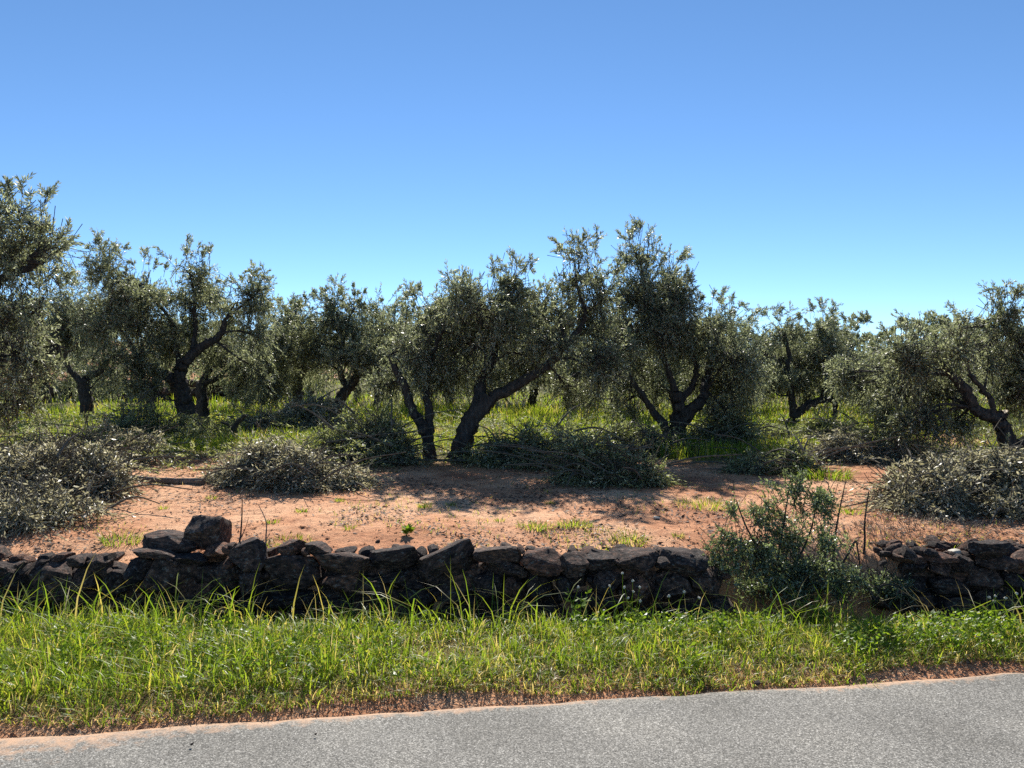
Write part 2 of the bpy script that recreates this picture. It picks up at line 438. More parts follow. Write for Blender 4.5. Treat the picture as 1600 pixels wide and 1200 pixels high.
def place_rock(parent, x0, y0, x1, y1, d=5.3, thick=None, tilt=0.0, pool=None, name='stone', origin=None, yaw=None):
    th = thick if thick else rs.uniform(0.22, 0.32)
    xa = (x0 - CX) / F_PX * d; xb = (x1 - CX) / F_PX * d
    zt = CAM_H - (y0 - HY) / F_PX * (d + 0.35 * th); zb = CAM_H - (y1 - HY) / F_PX * d - 0.012
    me = rs.choice(pool or rock_pool)
    o = link(name, me, parent)
    c = Vector(((xa + xb) / 2, d + th / 2 + rs.uniform(-0.03, 0.03), (zt + zb) / 2))
    if parent: c = c - parent.location
    o.location = c
    o.scale = ((xb - xa) * 1.10, th, max(0.03, (zt - zb)) * 1.12)
    o.rotation_euler = (rs.uniform(-.16, .16), tilt + rs.uniform(-.15, .15), yaw if yaw is not None else rs.choice([0, math.pi]) + rs.uniform(-.12, .12))
    return o

wall_a = root('dry_stone_wall', (-1.2, 5.45, -0.12), 'long low dry stone retaining wall of dark reddish stones behind the verge grass', 'stone wall')
A = [(-14, 893, 20, 948), (27, 880, 102, 950), (105, 890, 147, 926), (98, 868, 128, 893), (128, 868, 160, 895), (77, 926, 150, 958),
     (180, 874, 227, 912), (150, 893, 188, 934), (214, 867, 299, 930), (308, 853, 348, 882), (320, 874, 366, 923), (356, 844, 411, 890),
     (403, 869, 494, 925), (430, 845, 469, 871), (472, 849, 509, 873), (495, 863, 576, 897), (492, 897, 560, 940), (412, 924, 486, 954),
     (364, 888, 404, 926), (318, 921, 366, 955), (196, 860, 268, 878), (573, 857, 649, 891), (578, 890, 654, 918), (651, 857, 742, 905),
     (536, 904, 620, 950), (650, 888, 682, 914), (680, 902, 740, 950), (739, 854, 812, 884), (740, 898, 786, 942), (763, 879, 817, 903),
     (814, 862, 884, 902), (878, 865, 923, 897), (920, 867, 968, 894), (964, 862, 1037, 898), (920, 893, 973, 928), (817, 896, 870, 949),
     (870, 900, 895, 942), (974, 898, 1026, 948), (1034, 863, 1102, 900), (1030, 900, 1086, 948), (1085, 886, 1135, 934), (786, 902, 818, 945),
     (894, 926, 974, 958), (620, 916, 680, 952), (152, 934, 214, 962), (214, 930, 262, 960), (262, 928, 318, 962), (366, 926, 412, 958),
     (486, 938, 540, 966), (540, 948, 610, 974), (610, 950, 676, 976), (676, 948, 742, 976), (742, 942, 812, 974), (812, 948, 890, 976),
     (890, 956, 970, 980), (970, 948, 1036, 978), (1036, 946, 1100, 976), (20, 948, 78, 972), (100, 956, 170, 978), (350, 956, 430, 978), (430, 954, 490, 978), (1100, 934, 1150, 968),
     (344, 872, 362, 890), (266, 868, 312, 885), (1084, 868, 1112, 890), (-14, 946, 22, 974), (170, 960, 260, 980), (260, 960, 350, 980)]
for r in A:
    tl = 0.0
    if r[0] == 651: tl = 0.30
    if r[0] == 814: tl = 0.22
    place_rock(wall_a, *r, tilt=tl)
for px in range(-14, 1120, 52):                     # inner courses behind the face stones
    place_rock(wall_a, px - 4, 876 + rs.uniform(0, 8), px + 58, 922, d=5.41, thick=.2); place_rock(wall_a, px - 20, 912, px + 44, 966, d=5.40, thick=.2)
for k in range(34):                                 # loose stones along the top of the wall
    px = rs.uniform(0, 1100); w = rs.uniform(12, 26); py = 862 + (14 if px < 170 else 0) + rs.uniform(-4, 6)
    place_rock(wall_a, px - w / 2, py - w * .32, px + w / 2, py + w * .32, d=5.42 + rs.uniform(0, .12), thick=.15, pool=small_pool, tilt=rs.uniform(-.4, .4), name='loose_top_stone')
for k in range(70):                                 # small packing stones in the joints
    r0 = rs.choice(A); px = r0[rs.choice([0, 2])] + rs.uniform(-6, 6); py = rs.uniform(r0[1] + 2, r0[3] + 6); w = rs.uniform(9, 20)
    place_rock(wall_a, px - w / 2, py - w * .35, px + w / 2, py + w * .35, d=5.31 + rs.uniform(0, .05), thick=.14, pool=small_pool, tilt=rs.uniform(-.5, .5), name='packing_stone')
x = -18                                             # the wall goes on outside the picture
while x > -620:
    w = rs.uniform(45, 85)
    place_rock(wall_a, x - w, 884 + rs.uniform(-8, 8), x, 930); place_rock(wall_a, x - w, 926, x + 3, 972); x -= w

slab = place_rock(None, 201, 834, 292, 866, d=5.42, thick=0.34, name='stone_slab', tilt=-0.05)
slab['label'] = 'flat dark slab lying on the wall under the big squarish block'; slab['category'] = 'stone'
blk = place_rock(None, 279, 806, 342, 862, d=5.44, thick=0.27, name='stone_block', tilt=0.05, yaw=0.18)
blk.data = rock_mesh('block_shape', 777, res=7, boxy=9.0, clips=3, rough=0.06)
blk['label'] = 'big squarish dark stone block perched highest on the dry stone wall'; blk['category'] = 'stone'

wall_b = root('dry_stone_wall', (3.0, 5.45, -0.12), 'short dry stone wall of rounded stones with rubble on top, beyond the shrub', 'stone wall')
B = [(1421, 874, 1459, 899), (1462, 870, 1506, 906), (1500, 868, 1532, 897), (1412, 866, 1457, 882), (1452, 865, 1502, 880), (1430, 897, 1470, 932),
     (1466, 903, 1524, 936), (1516, 888, 1577, 929), (1546, 866, 1595, 899), (1575, 894, 1616, 924), (1528, 846, 1583, 876), (1476, 931, 1537, 968),
     (1588, 863, 1646, 897), (1537, 926, 1600, 966), (1600, 920, 1660, 966), (1418, 930, 1478, 966), (1380, 930, 1424, 962), (1614, 892, 1670, 924), (1400, 905, 1434, 934)]
for r in B: place_rock(wall_b, *r)
for px in range(1425, 1660, 50):
    place_rock(wall_b, px - 4, 880 + rs.uniform(0, 8), px + 56, 925, d=5.41, thick=.2); place_rock(wall_b, px - 14, 915, px + 44, 964, d=5.40, thick=.2)
x = 1655
while x < 2240:
    w = rs.uniform(42, 70)
    place_rock(wall_b, x, 868 + rs.uniform(-8, 8), x + w, 905); place_rock(wall_b, x, 902, x + w + 3, 938); place_rock(wall_b, x - 5, 935, x + w, 968); x += w
S = [(1423, 858, 1440, 870), (1440, 858, 1452, 866), (1449, 853, 1473, 861), (1451, 860, 1471, 870), (1458, 846, 1488, 855), (1475, 852, 1490, 863),
     (1496, 851, 1522, 861), (1503, 861, 1522, 872), (1374, 858, 1387, 867), (1389, 860, 1401, 870), (1398, 854, 1410, 864), (1400, 867, 1414, 877),
     (1440, 864, 1451, 873), (1424, 851, 1443, 859), (1480, 862, 1500, 872), (1585, 850, 1602, 862)]
for (x0, y0, x1, y1) in S:
    place_rock(wall_b, x0, y0, x1, y1, d=5.5 + (872 - y1) * 0.02, thick=0.10, pool=small_pool, name='rubble_stone')
for k in range(60):                                 # spilled rubble on and behind the broken end
    px = rs.uniform(1378, 1640); d = rs.uniform(5.36, 5.9); w = rs.uniform(.035, .12); X = (px - CX) / F_PX * d
    o = link('rubble_stone', rs.choice(small_pool), wall_b)
    o.location = Vector((X, d, float(gz(X, 5.65)) + w * .2 + rs.uniform(-.01, .05) * (d < 5.6))) - wall_b.location
    o.scale = (w * rs.uniform(1, 1.6), w, w * .7); o.rotation_euler = (rs.uniform(-.5, .5), rs.uniform(-.5, .5), rs.uniform(0, 6))
pale = place_rock(None, 1487, 858, 1503, 867, d=5.52, thick=0.09, pool=small_pool, name='pale_stone')
pale.data = pale.data.copy(); pale.data.materials.clear(); pale.data.materials.append(M['seed'])
pale['label'] = 'small pale stone lying on the rubble of the short wall'; pale['category'] = 'stone'

g_loose = 'loose stones on the red soil'
for (px, py, w, d, lab) in [(45, 884, 16, 5.62, 'small flat stone beside the white plastic tube'), (-8, 866, 44, 5.75, 'rounded reddish stone at the left edge on the soil'),
                            (1026, 838, 11, 6.6, 'pale pink stone in the tree shadow near the wall'), (590, 853, 8, 5.9, 'tiny stone on the soil behind the wall'),
                            (107, 862, 8, 5.9, 'dark pebble on the sand left of the slab'), (58, 862, 9, 5.9, 'dark flat pebble above the white plastic tube'),
                            (786, 725, 9, 9.9, 'pale round stone among the cut branches right of the centre tree')]:
    X = (px - CX) / F_PX * d; w = w / F_PX * d
    o = link('loose_stone', rs.choice(small_pool), None, lab, 'stone', g_loose, None, (X, d, float(gz(X, d)) + w * 0.16))
    o.scale = (w, w * 0.9, w * 0.6); o.rotation_euler = (0.1, 0.15, rs.uniform(0, 6))
    if 'pale' in lab:
        o.data = o.data.copy(); o.data.materials.clear(); o.data.materials.append(M['seed'])

far_wall = root('dry_stone_wall', (-15, 30.4, 0.6), 'far dark stone terrace wall beyond the trees on the left', 'stone wall')
x = -25.0
while x < -8.3:
    w = rs.uniform(0.35, 0.75)
    for k in range(3):
        o = link('stone', rs.choice(small_pool), far_wall)
        o.location = (x + w / 2 + 15 + rs.uniform(-.1, .1), rs.uniform(-.08, .08) - 0.1, 0.17 + k * 0.29 + rs.uniform(-.04, .04))
        o.scale = (w * 1.12, 0.5, 0.34); o.rotation_euler = (rs.uniform(-.2, .2), rs.uniform(-.2, .2), rs.choice([0, math.pi]))
    x += w

# ------------------------------------------------------------------ foliage
def leaf_quads(pos, ldir, T, rng, ln, wd, tint, fold=0.12):
    n = len(pos)
    side = norm(np.cross(ldir, T) + 0.45 * rng.normal(size=(n, 3)))
    side = norm(side - ldir * (side * ldir).sum(1, keepdims=True))
    nr = np.cross(ldir, side)
    L = ln[:, None]; W = wd[:, None]
    b = pos; m = pos + ldir * L * 0.48 + nr * L * 0.05
    v = np.stack([b, m + side * W * 0.5 + nr * W * fold, pos + ldir * L - nr * L * 0.06, m - side * W * 0.5 + nr * W * fold], 1).reshape(-1, 3)
    f = np.arange(n * 4).reshape(n, 4)
    return v, f, tint

def sub_clumps(Q, rng, m=9, size=0.40):
    """uneven clumps inside each lobe, so that light and sky get in between"""
    Q = np.asarray(Q, float); out = []; par = []
    for i, l in enumerate(Q):
        for j in range(m):
            q = norm(rng.normal(size=3)); r = rng.uniform(.35, 1.0); sz = size * rng.uniform(.7, 1.3)
            out.append([*(l[:3] + q * r * l[3:]), *(l[3:] * sz)]); par.append(i)
    return np.array(out), np.array(par)

def shoots_in_lobes(lobes, n, rng, up=0.5, droop=0.5, length=(0.2, 0.55), shell=0.4, subs=None):
    """lobes: rows of cx, cy, cz, rx, ry, rz. Returns start, direction, length and droop of n shoots"""
    Q = np.asarray(lobes, float)
    if subs is None: subs = sub_clumps(Q, rng)
    L, par = subs
    wgt = (L[:, 3] * L[:, 4] * L[:, 5]) ** 0.66 * rng.uniform(.35, 1, len(L))
    k = rng.choice(len(L), n, p=wgt / wgt.sum())
    q = norm(rng.normal(size=(n, 3)))
    r = rng.random(n) ** shell * 1.1
    S = L[k, :3] + q * r[:, None] * L[k, 3:]
    k = par[k]
    q = norm(0.5 * q + (S - Q[k, :3]) / Q[k, 3:])
    hang = np.clip(-q[:, 2] + 0.25, 0, 1)
    D = norm(q * 0.75 + np.array([0, 0, 1.0]) * (up * (q[:, 2:3] + 0.35)) + 0.5 * rng.normal(size=(n, 3)))
    ln = rng.uniform(length[0], length[1], n)
    S = S - D * ln[:, None] * 0.7
    return S, D, ln, droop * (0.3 + hang + 0.3 * rng.random(n)), k

def shoot_leaves(buf, S, D, ln, dr, rng, per=22, leaf=(0.045, 0.07), width=0.25, bias=0.0, tint_k=None):
    n = len(S)
    t = np.tile(np.linspace(0.08, 1.0, per), (n, 1)) + rng.uniform(-.03, .03, (n, per))
    pos = S[:, None, :] + D[:, None, :] * (ln[:, None] * t)[..., None]
    pos[..., 2] -= (dr * ln)[:, None] * t ** 2
    T = np.repeat(D[:, None, :], per, 1).copy(); T[..., 2] -= 2 * dr[:, None] * t
    T = norm(T).reshape(-1, 3); pos = pos.reshape(-1, 3)
    u = norm(np.cross(T, np.array([0.37, 0.61, 0.70]))); w = np.cross(T, u)
    phi = (np.arange(per)[None, :] // 2 * (math.pi / 2) + np.arange(per)[None, :] % 2 * math.pi + rng.uniform(0, 6.28, (n, 1)) + rng.normal(0, .35, (n, per))).ravel()
    a = np.clip(rng.normal(0.85, 0.28, len(T)), 0.2, 1.5) * (1.05 - 0.5 * t.ravel())
    d = norm(T * np.cos(a)[:, None] + (u * np.cos(phi)[:, None] + w * np.sin(phi)[:, None]) * np.sin(a)[:, None])
    ll = rng.uniform(leaf[0], leaf[1], len(T)) * (1.0 - 0.35 * (t.ravel() > 0.9))
    if tint_k is not None:
        bias = bias + np.repeat((rng.normal(0, 0.1, tint_k.max() + 1))[tint_k], per)
    base = rng.normal(0.42, 0.2, len(T)) + np.repeat(rng.normal(0, 0.1, n), per) + bias
    silver = rng.random(len(T)) < 0.16
    tint = np.clip(np.where(silver, 0.75 + 0.25 * rng.random(len(T)), base), 0, 1)
    buf.add(*(lambda v, f, tt: (v, f, 4, tt))(*leaf_quads(pos, d, T, rng, ll, ll * width, tint)))

def shoot_stems(buf, S, D, ln, dr, r0=0.0028):
    n = len(S)
    p0 = S - D * ln[:, None] * 0.35
    p1 = S + D * (ln * 0.5)[:, None]; p1[:, 2] -= dr * ln * 0.25
    p2 = S + D * ln[:, None]; p2[:, 2] -= dr * ln
    u = norm(np.cross(D, np.array([0.2, 0.5, 0.84]))); w = np.cross(D, u)
    rings = []
    for p, r in ((p0, r0 * 1.6), (p1, r0), (p2, r0 * 0.5)):
        for k in range(3):
            a = k * 2.0944
            rings.append(p + r * (math.cos(a) * u + math.sin(a) * w))
    v = np.stack(rings, 1).reshape(-1, 3)
    base = np.arange(n)[:, None] * 9
    f = []
    for s in (0, 3):
        for k in range(3):
            f.append(np.concatenate([base + s + k, base + s + (k + 1) % 3, base + s + 3 + (k + 1) % 3, base + s + 3 + k], 1))
    buf.add(v, np.concatenate(f), 4)

def olive_tree(label, d, base_px, limbs, lobes_px, n_leaves, seed, leaf_scale=1.0, stump=None, deep=1.0, group='olive trees of the grove', bias=0.0, sprigs=()):
    """limbs: list of (points [(px,py,ddepth)...], r0, r1); lobes_px: (px,py,rx,ry[,dd])"""
    rng = np.random.default_rng(seed)
    X = (base_px - CX) / F_PX * d
    org = np.array([X, d, float(gz(X, d))])
    t = root('olive_tree', org, label, 'olive tree', group)
    limb_pts = []
    for i, (pts, r0, r1) in enumerate(limbs):
        W = [P(p[0], p[1], d + (p[2] if len(p) > 2 else 0)) for p in pts]
        if i == 0 or (len(pts[0]) > 3):
            g = float(gz(W[0][0], W[0][1])); W[0][2] = min(W[0][2], g + 0.02); W.insert(0, W[0] + np.array([0, 0, -0.18]))
        n = max(8, 6 * len(W))
        c = catmull(W, n)
        c[1:-1] += rng.normal(0, 0.010, (n - 2, 3))
        rr = np.linspace(r0, r1, n)
        if i == 0 or len(pts[0]) > 3:
            rr = rr * (0.9 + 0.4 * np.exp(-np.linspace(0, 7, n)))
        b = Buf(); tube(b, c, rr, 18 if r0 > 0.08 else 8, 0.16, rng)
        link('trunk' if (i == 0 or len(pts[0]) > 3) else 'limb', b.mesh('limb', M['bark'], org, True), t)
        limb_pts.append(c[n // 3:])
    allp = np.vstack(limb_pts)
    lobes = []
    for q in lobes_px:
        dd = q[4] if len(q) > 4 else rng.uniform(-0.55, 0.55) * deep
        c = P(q[0], q[1], d + dd); s = d / F_PX
        lobes.append((*c, q[2] * s * 1.12, (q[2] + q[3]) * 0.5 * s * rng.uniform(.9, 1.2) * deep, q[3] * s * 1.05))
    big = sorted(lobes, key=lambda l: -l[3] * l[5])[:max(2, len(lobes) // 3)]
    for l in big:                                   # the far side of the crown
        lobes.append((l[0] + rng.uniform(-.25, .25), l[1] + rng.uniform(.5, 1.1) * deep, l[2] + rng.uniform(-.05, .2), l[3] * .9, l[4], l[5] * .8))
    bb = Buf(); subs = sub_clumps(lobes, rng)
    for l in lobes:
        c = np.array(l[:3]); k = np.argmin(np.linalg.norm(allp - c + np.array([0, 0, 0.3]), axis=1)); a = allp[k]
        mid = (a + c) / 2 + rng.normal(0, 0.10, 3) + np.array([0, 0, 0.08])
        br = catmull([a, mid, c], 9); L0 = np.linalg.norm(c - a)
        tube(bb, br, np.linspace(0.014 + 0.012 * min(L0, 1.5), 0.009, 9), 6, 0.05, rng)
        li = lobes.index(l)
        for e in subs[0][subs[1] == li][:, :3]:
            st = br[rng.integers(4, 9)]
            sb = catmull([st, (st + e) / 2 + rng.normal(0, 0.05, 3), e], 6)
            tube(bb, sb, np.linspace(0.010, 0.004, 6), 4, 0, rng)
    per = 22
    ns = int(0.75 * n_leaves / per)
    lf = Buf()
    S_, D_, ln_, dr_, k_ = shoots_in_lobes(lobes, ns, rng, subs=subs)
    shoot_leaves(lf, S_, D_, ln_, dr_, rng, per, (0.036 * leaf_scale, 0.074 * leaf_scale), 0.26, bias, k_)
    shoot_stems(bb, S_, D_, ln_, dr_)
    # loose upright shoots that break the outline
    tops = sorted(lobes[:len(lobes_px)], key=lambda l: -(l[2] + l[5]))[:max(3, len(lobes_px) * 2 // 3)]
    SS, DD, LL = [], [], []
    for l in tops:
        for s in range(int(5 + 4 * l[3])):
            a = rng.uniform(-1, 1, 2)
            SS.append([l[0] + a[0] * l[3] * .8, l[1] + a[1] * l[4] * .8, l[2] + l[5] * (0.9 - 0.35 * (a[0] ** 2 + a[1] ** 2))])
            DD.append([a[0] * .5 + rng.normal(0, .25), a[1] * .4, 1.0]); LL.append(rng.uniform(.16, .36))
            b0 = np.array(SS[-1]); dm = np.array(DD[-1]); l0 = LL[-1]
            for z in range(4):
                SS.append(b0 + dm * l0 * rng.uniform(0, .6)); DD.append(dm * .7 + rng.normal(0, .6, 3)); LL.append(l0 * rng.uniform(.35, .6))
    for (px, py, L0, lean) in sprigs:
        SS.append(P(px, py, d + rng.uniform(-.2, .2))); DD.append([lean, 0.1, 1.0]); LL.append(L0)
        for s in range(4):
            SS.append(SS[-1 - s] + np.array([lean, 0.1, 1]) * L0 * rng.uniform(.2, .7)); DD.append([lean + rng.normal(0, .6), rng.normal(0, .5), .8]); LL.append(L0 * rng.uniform(.35, .55))
    SS = np.array(SS, float); DD = norm(np.array(DD, float)); LL = np.array(LL)
    shoot_leaves(lf, SS, DD, LL, np.full(len(SS), 0.08), rng, 16, (0.045 * leaf_scale, 0.07 * leaf_scale), 0.27, bias)
    shoot_stems(bb, SS, DD, LL, np.full(len(SS), 0.08), 0.0025)
    link('branches', bb.mesh('branches', M['bark'], org, False), t)
    link('crown', lf.mesh('crown', M['olive'], org), t)
    if stump:
        (sx, sy, dd, r) = stump
        c = P(sx, sy, d + dd); b = Buf()
        k = np.linspace(0, 2 * math.pi, 14, endpoint=False)
        ring = np.stack([c[0] + r * np.cos(k), c[1] + r * np.sin(k), c[2] + 0.012 * np.sin(k + 1) + 0.25 * r * np.cos(k)], 1)
        top = ring + np.array([0, 0, 0.012])
        vv = np.vstack([ring, top, c[None, :] + np.array([[0, 0, 0.012]])]); i = np.arange(14); j = (i + 1) % 14
        b.add(vv, np.stack([i, j, 14 + j, 14 + i], 1), 4); 
        b2 = np.vstack([top, c[None, :] + np.array([[0, 0, 0.012]])]); b.add(b2, np.stack([i, j, np.full(14, 14)], 1), 3)
        s = link('sawn_end', b.mesh('sawn_end', M['cutwood'], org), t); s['label'] = 'pale freshly sawn stump end'
    return t

G = 'g'   # marks a limb that stands on the ground
olive_tree('olive tree with two dark trunks standing in the middle at the edge of bare soil', 10.7, 712,
    [([(713, 728), (722, 695), (738, 655), (765, 622)], 0.165, 0.125),
     ([(765, 622), (800, 606), (848, 577), (878, 548), (905, 512), (915, 488)], 0.085, 0.028),
     ([(750, 640, 0), (752, 600, .3), (770, 560, .5), (775, 510, .6), (790, 460, .6)], 0.09, 0.03),
     ([(672, 722, 0, G), (668, 690), (657, 662), (645, 640), (632, 605), (615, 570)], 0.105, 0.05),
     ([(668, 690, 0.05), (672, 650, .1), (665, 615, .2), (670, 575, .3), (690, 520, .2)], 0.07, 0.025)],
    [(690, 500, 62, 48), (755, 480, 62, 52), (820, 500, 55, 48, .5), (640, 545, 52, 45), (735, 545, 80, 46, .2), (830, 560, 55, 42, .7), (905, 425, 32, 44, 0), (915, 480, 42, 40, .2), (868, 490, 40, 40, .4), (940, 470, 34, 50, .3), (860, 530, 40, 36, -.35), (930, 560, 34, 34, -.3),
     (950, 545, 46, 45, .4), (890, 610, 46, 28, .7), (690, 590, 56, 32, .6), (770, 600, 50, 28, .6), (805, 445, 26, 30, 0.2), (612, 600, 32, 38, .5), (945, 600, 35, 40, .4)],
    92000, 1, sprigs=[(805, 440, .42, .05), (735, 455, .3, 0), (915, 400, .4, .1), (930, 395, .4, .1)])
olive_tree('tallest olive tree, crown peaking right of centre above forked dark trunk', 12.5, 1056,
    [([(1056, 708), (1060, 670), (1062, 640), (1056, 612)], 0.17, 0.11),
     ([(1056, 612), (1044, 580), (1030, 545), (1015, 500), (1006, 440), (1000, 390)], 0.062, 0.014),
     ([(1063, 660), (1085, 635), (1098, 622), (1104, 590, .3), (1112, 555, .4), (1125, 520, .4)], 0.11, 0.03),
     ([(1046, 708, -.1, G), (1040, 670, -.1), (1022, 645, -.1), (1005, 620, -.2), (985, 590, -.2)], 0.10, 0.04),
     ([(1060, 630, .1), (1085, 600, .2), (1085, 560, .2), (1068, 510, .3), (1055, 470, .3)], 0.06, 0.02)],
    [(1000, 400, 34, 42, 0), (1005, 455, 50, 42, -.3), (985, 510, 46, 42, -.3), (1035, 520, 40, 40, -.4), (1050, 480, 48, 48), (1055, 530, 55, 40, .4), (1110, 510, 48, 42), (1140, 560, 48, 44), (1110, 590, 58, 38, .5),
     (990, 580, 50, 42), (1160, 610, 40, 42), (1020, 610, 36, 28, .6), (1130, 640, 45, 34), (975, 630, 34, 34), (1045, 430, 22, 32, .3)],
    86000, 2, sprigs=[(1000, 372, .35, 0), (985, 390, .3, -.1), (1020, 395, .35, .1), (1045, 420, .35, .05), (1130, 475, .3, 0), (1165, 510, .35, .5)])
olive_tree('olive tree with curved trunk left of centre, crown of three peaks', 14.0, 300,
    [([(300, 692), (296, 660), (287, 625), (280, 598)], 0.19, 0.14),
     ([(280, 598), (283, 575), (298, 556), (322, 538), (345, 522), (352, 500)], 0.12, 0.04),
     ([(281, 600), (262, 588), (245, 582), (230, 576), (215, 560, -.2), (200, 530, -.3)], 0.10, 0.03),
     ([(283, 580, .1), (275, 545, .3), (265, 500, .3), (225, 450, .2)], 0.06, 0.02),
     ([(300, 556, 0), (305, 520, .2), (305, 480, .2), (303, 440, .2)], 0.06, 0.02)],
    [(168, 420, 34, 38), (210, 450, 48, 44), (160, 490, 40, 50), (228, 510, 58, 48), (300, 430, 34, 34, 0), (310, 475, 50, 40, .5), (372, 480, 44, 40), (395, 465, 30, 34),
     (395, 520, 34, 36), (262, 535, 46, 36, .7), (355, 545, 42, 34, .8), (190, 560, 48, 38), (230, 600, 38, 26), (400, 575, 28, 34)],
    68000, 3, 1.1, sprigs=[(155, 390, .4, -.1), (225, 415, .35, .1), (292, 400, .4, 0), (325, 410, .35, .2), (395, 440, .35, .1)])
olive_tree('upright trunked olive tree just behind the curved one, its low crown spreading over dark wall', 16.4, 318,
    [([(318, 668), (317, 630), (315, 598)], 0.15, 0.11), ([(315, 598), (328, 578), (345, 566), (360, 545)], 0.08, 0.03),
     ([(318, 600), (340, 590), (352, 578), (365, 572)], 0.07, 0.03)],
    [(350, 550, 44, 34), (395, 560, 44, 44), (420, 600, 30, 40), (300, 545, 40, 30), (375, 600, 28, 20), (430, 530, 25, 35)], 30000, 31, 1.2)
olive_tree('small olive tree with Y shaped black trunk at far left before the reddish bank', 19.5, 137,
    [([(137, 650), (135, 620), (130, 600)], 0.19, 0.15), ([(132, 603), (120, 588), (108, 576), (100, 550)], 0.10, 0.04), ([(132, 602), (140, 586), (155, 582), (165, 560)], 0.13, 0.05)],
    [(130, 530, 45, 34), (95, 470, 40, 40), (105, 520, 36, 34), (165, 535, 30, 34), (140, 480, 40, 40), (175, 590, 28, 28)], 34000, 4, 1.3)
olive_tree('near olive tree cut off by the left edge, tall loose sprays against the sky', 8.6, -130,
    [([(-130, 780), (-125, 700), (-110, 620), (-90, 560)], 0.2, 0.13), ([(-90, 560), (-50, 490), (0, 438), (45, 418), (70, 410)], 0.08, 0.018),
     ([(-95, 570), (-40, 560), (10, 560), (50, 570)], 0.08, 0.02), ([(-90, 560), (-80, 480), (-70, 400), (-40, 340)], 0.08, 0.03)],
    [(30, 335, 40, 40, 0), (15, 395, 58, 34, 0), (75, 385, 26, 22, 0), (-60, 380, 80, 70), (20, 490, 62, 52, -.2), (30, 570, 60, 55, -.2), (-50, 520, 80, 70), (15, 640, 52, 44, -.1),
     (-60, 620, 70, 60), (-150, 450, 90, 90), (-190, 560, 90, 80), (65, 480, 36, 44, .1), (62, 545, 30, 44, .1)],
    62000, 5, 1.0, bias=0.08, sprigs=[(35, 318, .32, 0), (15, 320, .3, -.1), (70, 330, .3, .1), (85, 400, .3, .8), (90, 380, .25, .7)])
olive_tree('olive tree between left and centre with slanted trunk and two tall sprigs', 16.8, 520,
    [([(518, 650), (532, 622), (550, 600), (560, 582)], 0.16, 0.10), ([(545, 606), (534, 590), (532, 570), (535, 540)], 0.08, 0.03), ([(560, 582), (580, 560), (590, 530)], 0.08, 0.03)],
    [(475, 520, 40, 40), (520, 500, 42, 38), (560, 520, 48, 40), (605, 520, 36, 44), (530, 560, 60, 32), (590, 575, 44, 36), (470, 560, 36, 34), (555, 480, 30, 25), (510, 480, 24, 24)],
    48000, 6, 1.2, sprigs=[(522, 470, .6, .05), (530, 455, .4, .2), (525, 455, .35, -.3), (588, 495, .75, .12), (605, 475, .55, .7), (620, 480, .45, .8)])
olive_tree('shadowy olive tree behind the grass left of the slanted trunk', 19.0, 464,
    [([(466, 640), (465, 610), (470, 585)], 0.15, 0.10), ([(470, 585), (485, 570), (505, 560)], 0.07, 0.03), ([(468, 590), (450, 570), (440, 540)], 0.07, 0.03)],
    [(440, 540, 36, 36), (470, 570, 40, 30), (430, 590, 34, 36), (500, 560, 32, 26), (455, 500, 30, 28), (415, 560, 22, 36)], 30000, 7, 1.35)
olive_tree('olive tree right of centre with swan neck limb sweeping sideways', 15.8, 1230,
    [([(1228, 690), (1234, 668), (1243, 650)], 0.15, 0.11), ([(1243, 650), (1258, 636), (1280, 626), (1298, 624), (1306, 632), (1303, 655)], 0.085, 0.04),
     ([(1240, 655), (1238, 630), (1234, 600), (1232, 555), (1225, 520)], 0.085, 0.03), ([(1284, 626, 0), (1290, 600, .1), (1292, 570, .1), (1288, 530, .1)], 0.055, 0.02)],
    [(1218, 525, 26, 32, 0), (1285, 515, 34, 32, 0), (1290, 550, 42, 34), (1228, 565, 42, 34), (1320, 560, 34, 40), (1250, 590, 46, 26), (1320, 600, 34, 26), (1210, 600, 30, 30), (1345, 590, 24, 30)],
    42000, 8, 1.15, sprigs=[(1215, 500, .35, 0), (1285, 490, .35, 0), (1300, 495, .3, .1)])
olive_tree('olive tree at the right edge with sawn stump and long limb leaning over the heap', 10.4, 1577,
    [([(1578, 712), (1574, 690), (1566, 668), (1560, 655)], 0.12, 0.10), ([(1560, 655), (1542, 648), (1524, 640), (1512, 615), (1496, 596), (1484, 585)], 0.085, 0.05),
     ([(1555, 650), (1548, 625), (1530, 603), (1516, 585), (1508, 560)], 0.05, 0.025), ([(1562, 662), (1565, 652), (1566, 645)], 0.075, 0.068),
     ([(1484, 585), (1480, 578), (1483, 555), (1489, 533), (1500, 520), (1512, 511), (1535, 510)], 0.02, 0.010),
     ([(1576, 700), (1600, 690), (1625, 670), (1640, 620), (1630, 560)], 0.08, 0.03)],
    [(1430, 555, 40, 36), (1465, 552, 34, 26, .4), (1400, 600, 44, 40), (1455, 605, 48, 36, .6), (1565, 500, 30, 36, .2), (1590, 540, 40, 40, .3), (1545, 555, 30, 28, .2), (1600, 600, 40, 40, .3),
     (1440, 655, 45, 30), (1500, 535, 20, 22), (1390, 650, 30, 30), (1640, 545, 38, 36), (1650, 610, 50, 44), (1490, 660, 34, 20, .3)],
    70000, 9, 1.0, stump=(1566, 645, 0, 0.07), bias=0.05, sprigs=[(1490, 508, .35, .05), (1416, 530, .4, -.1), (1570, 470, .3, 0), (1590, 475, .3, .1)])

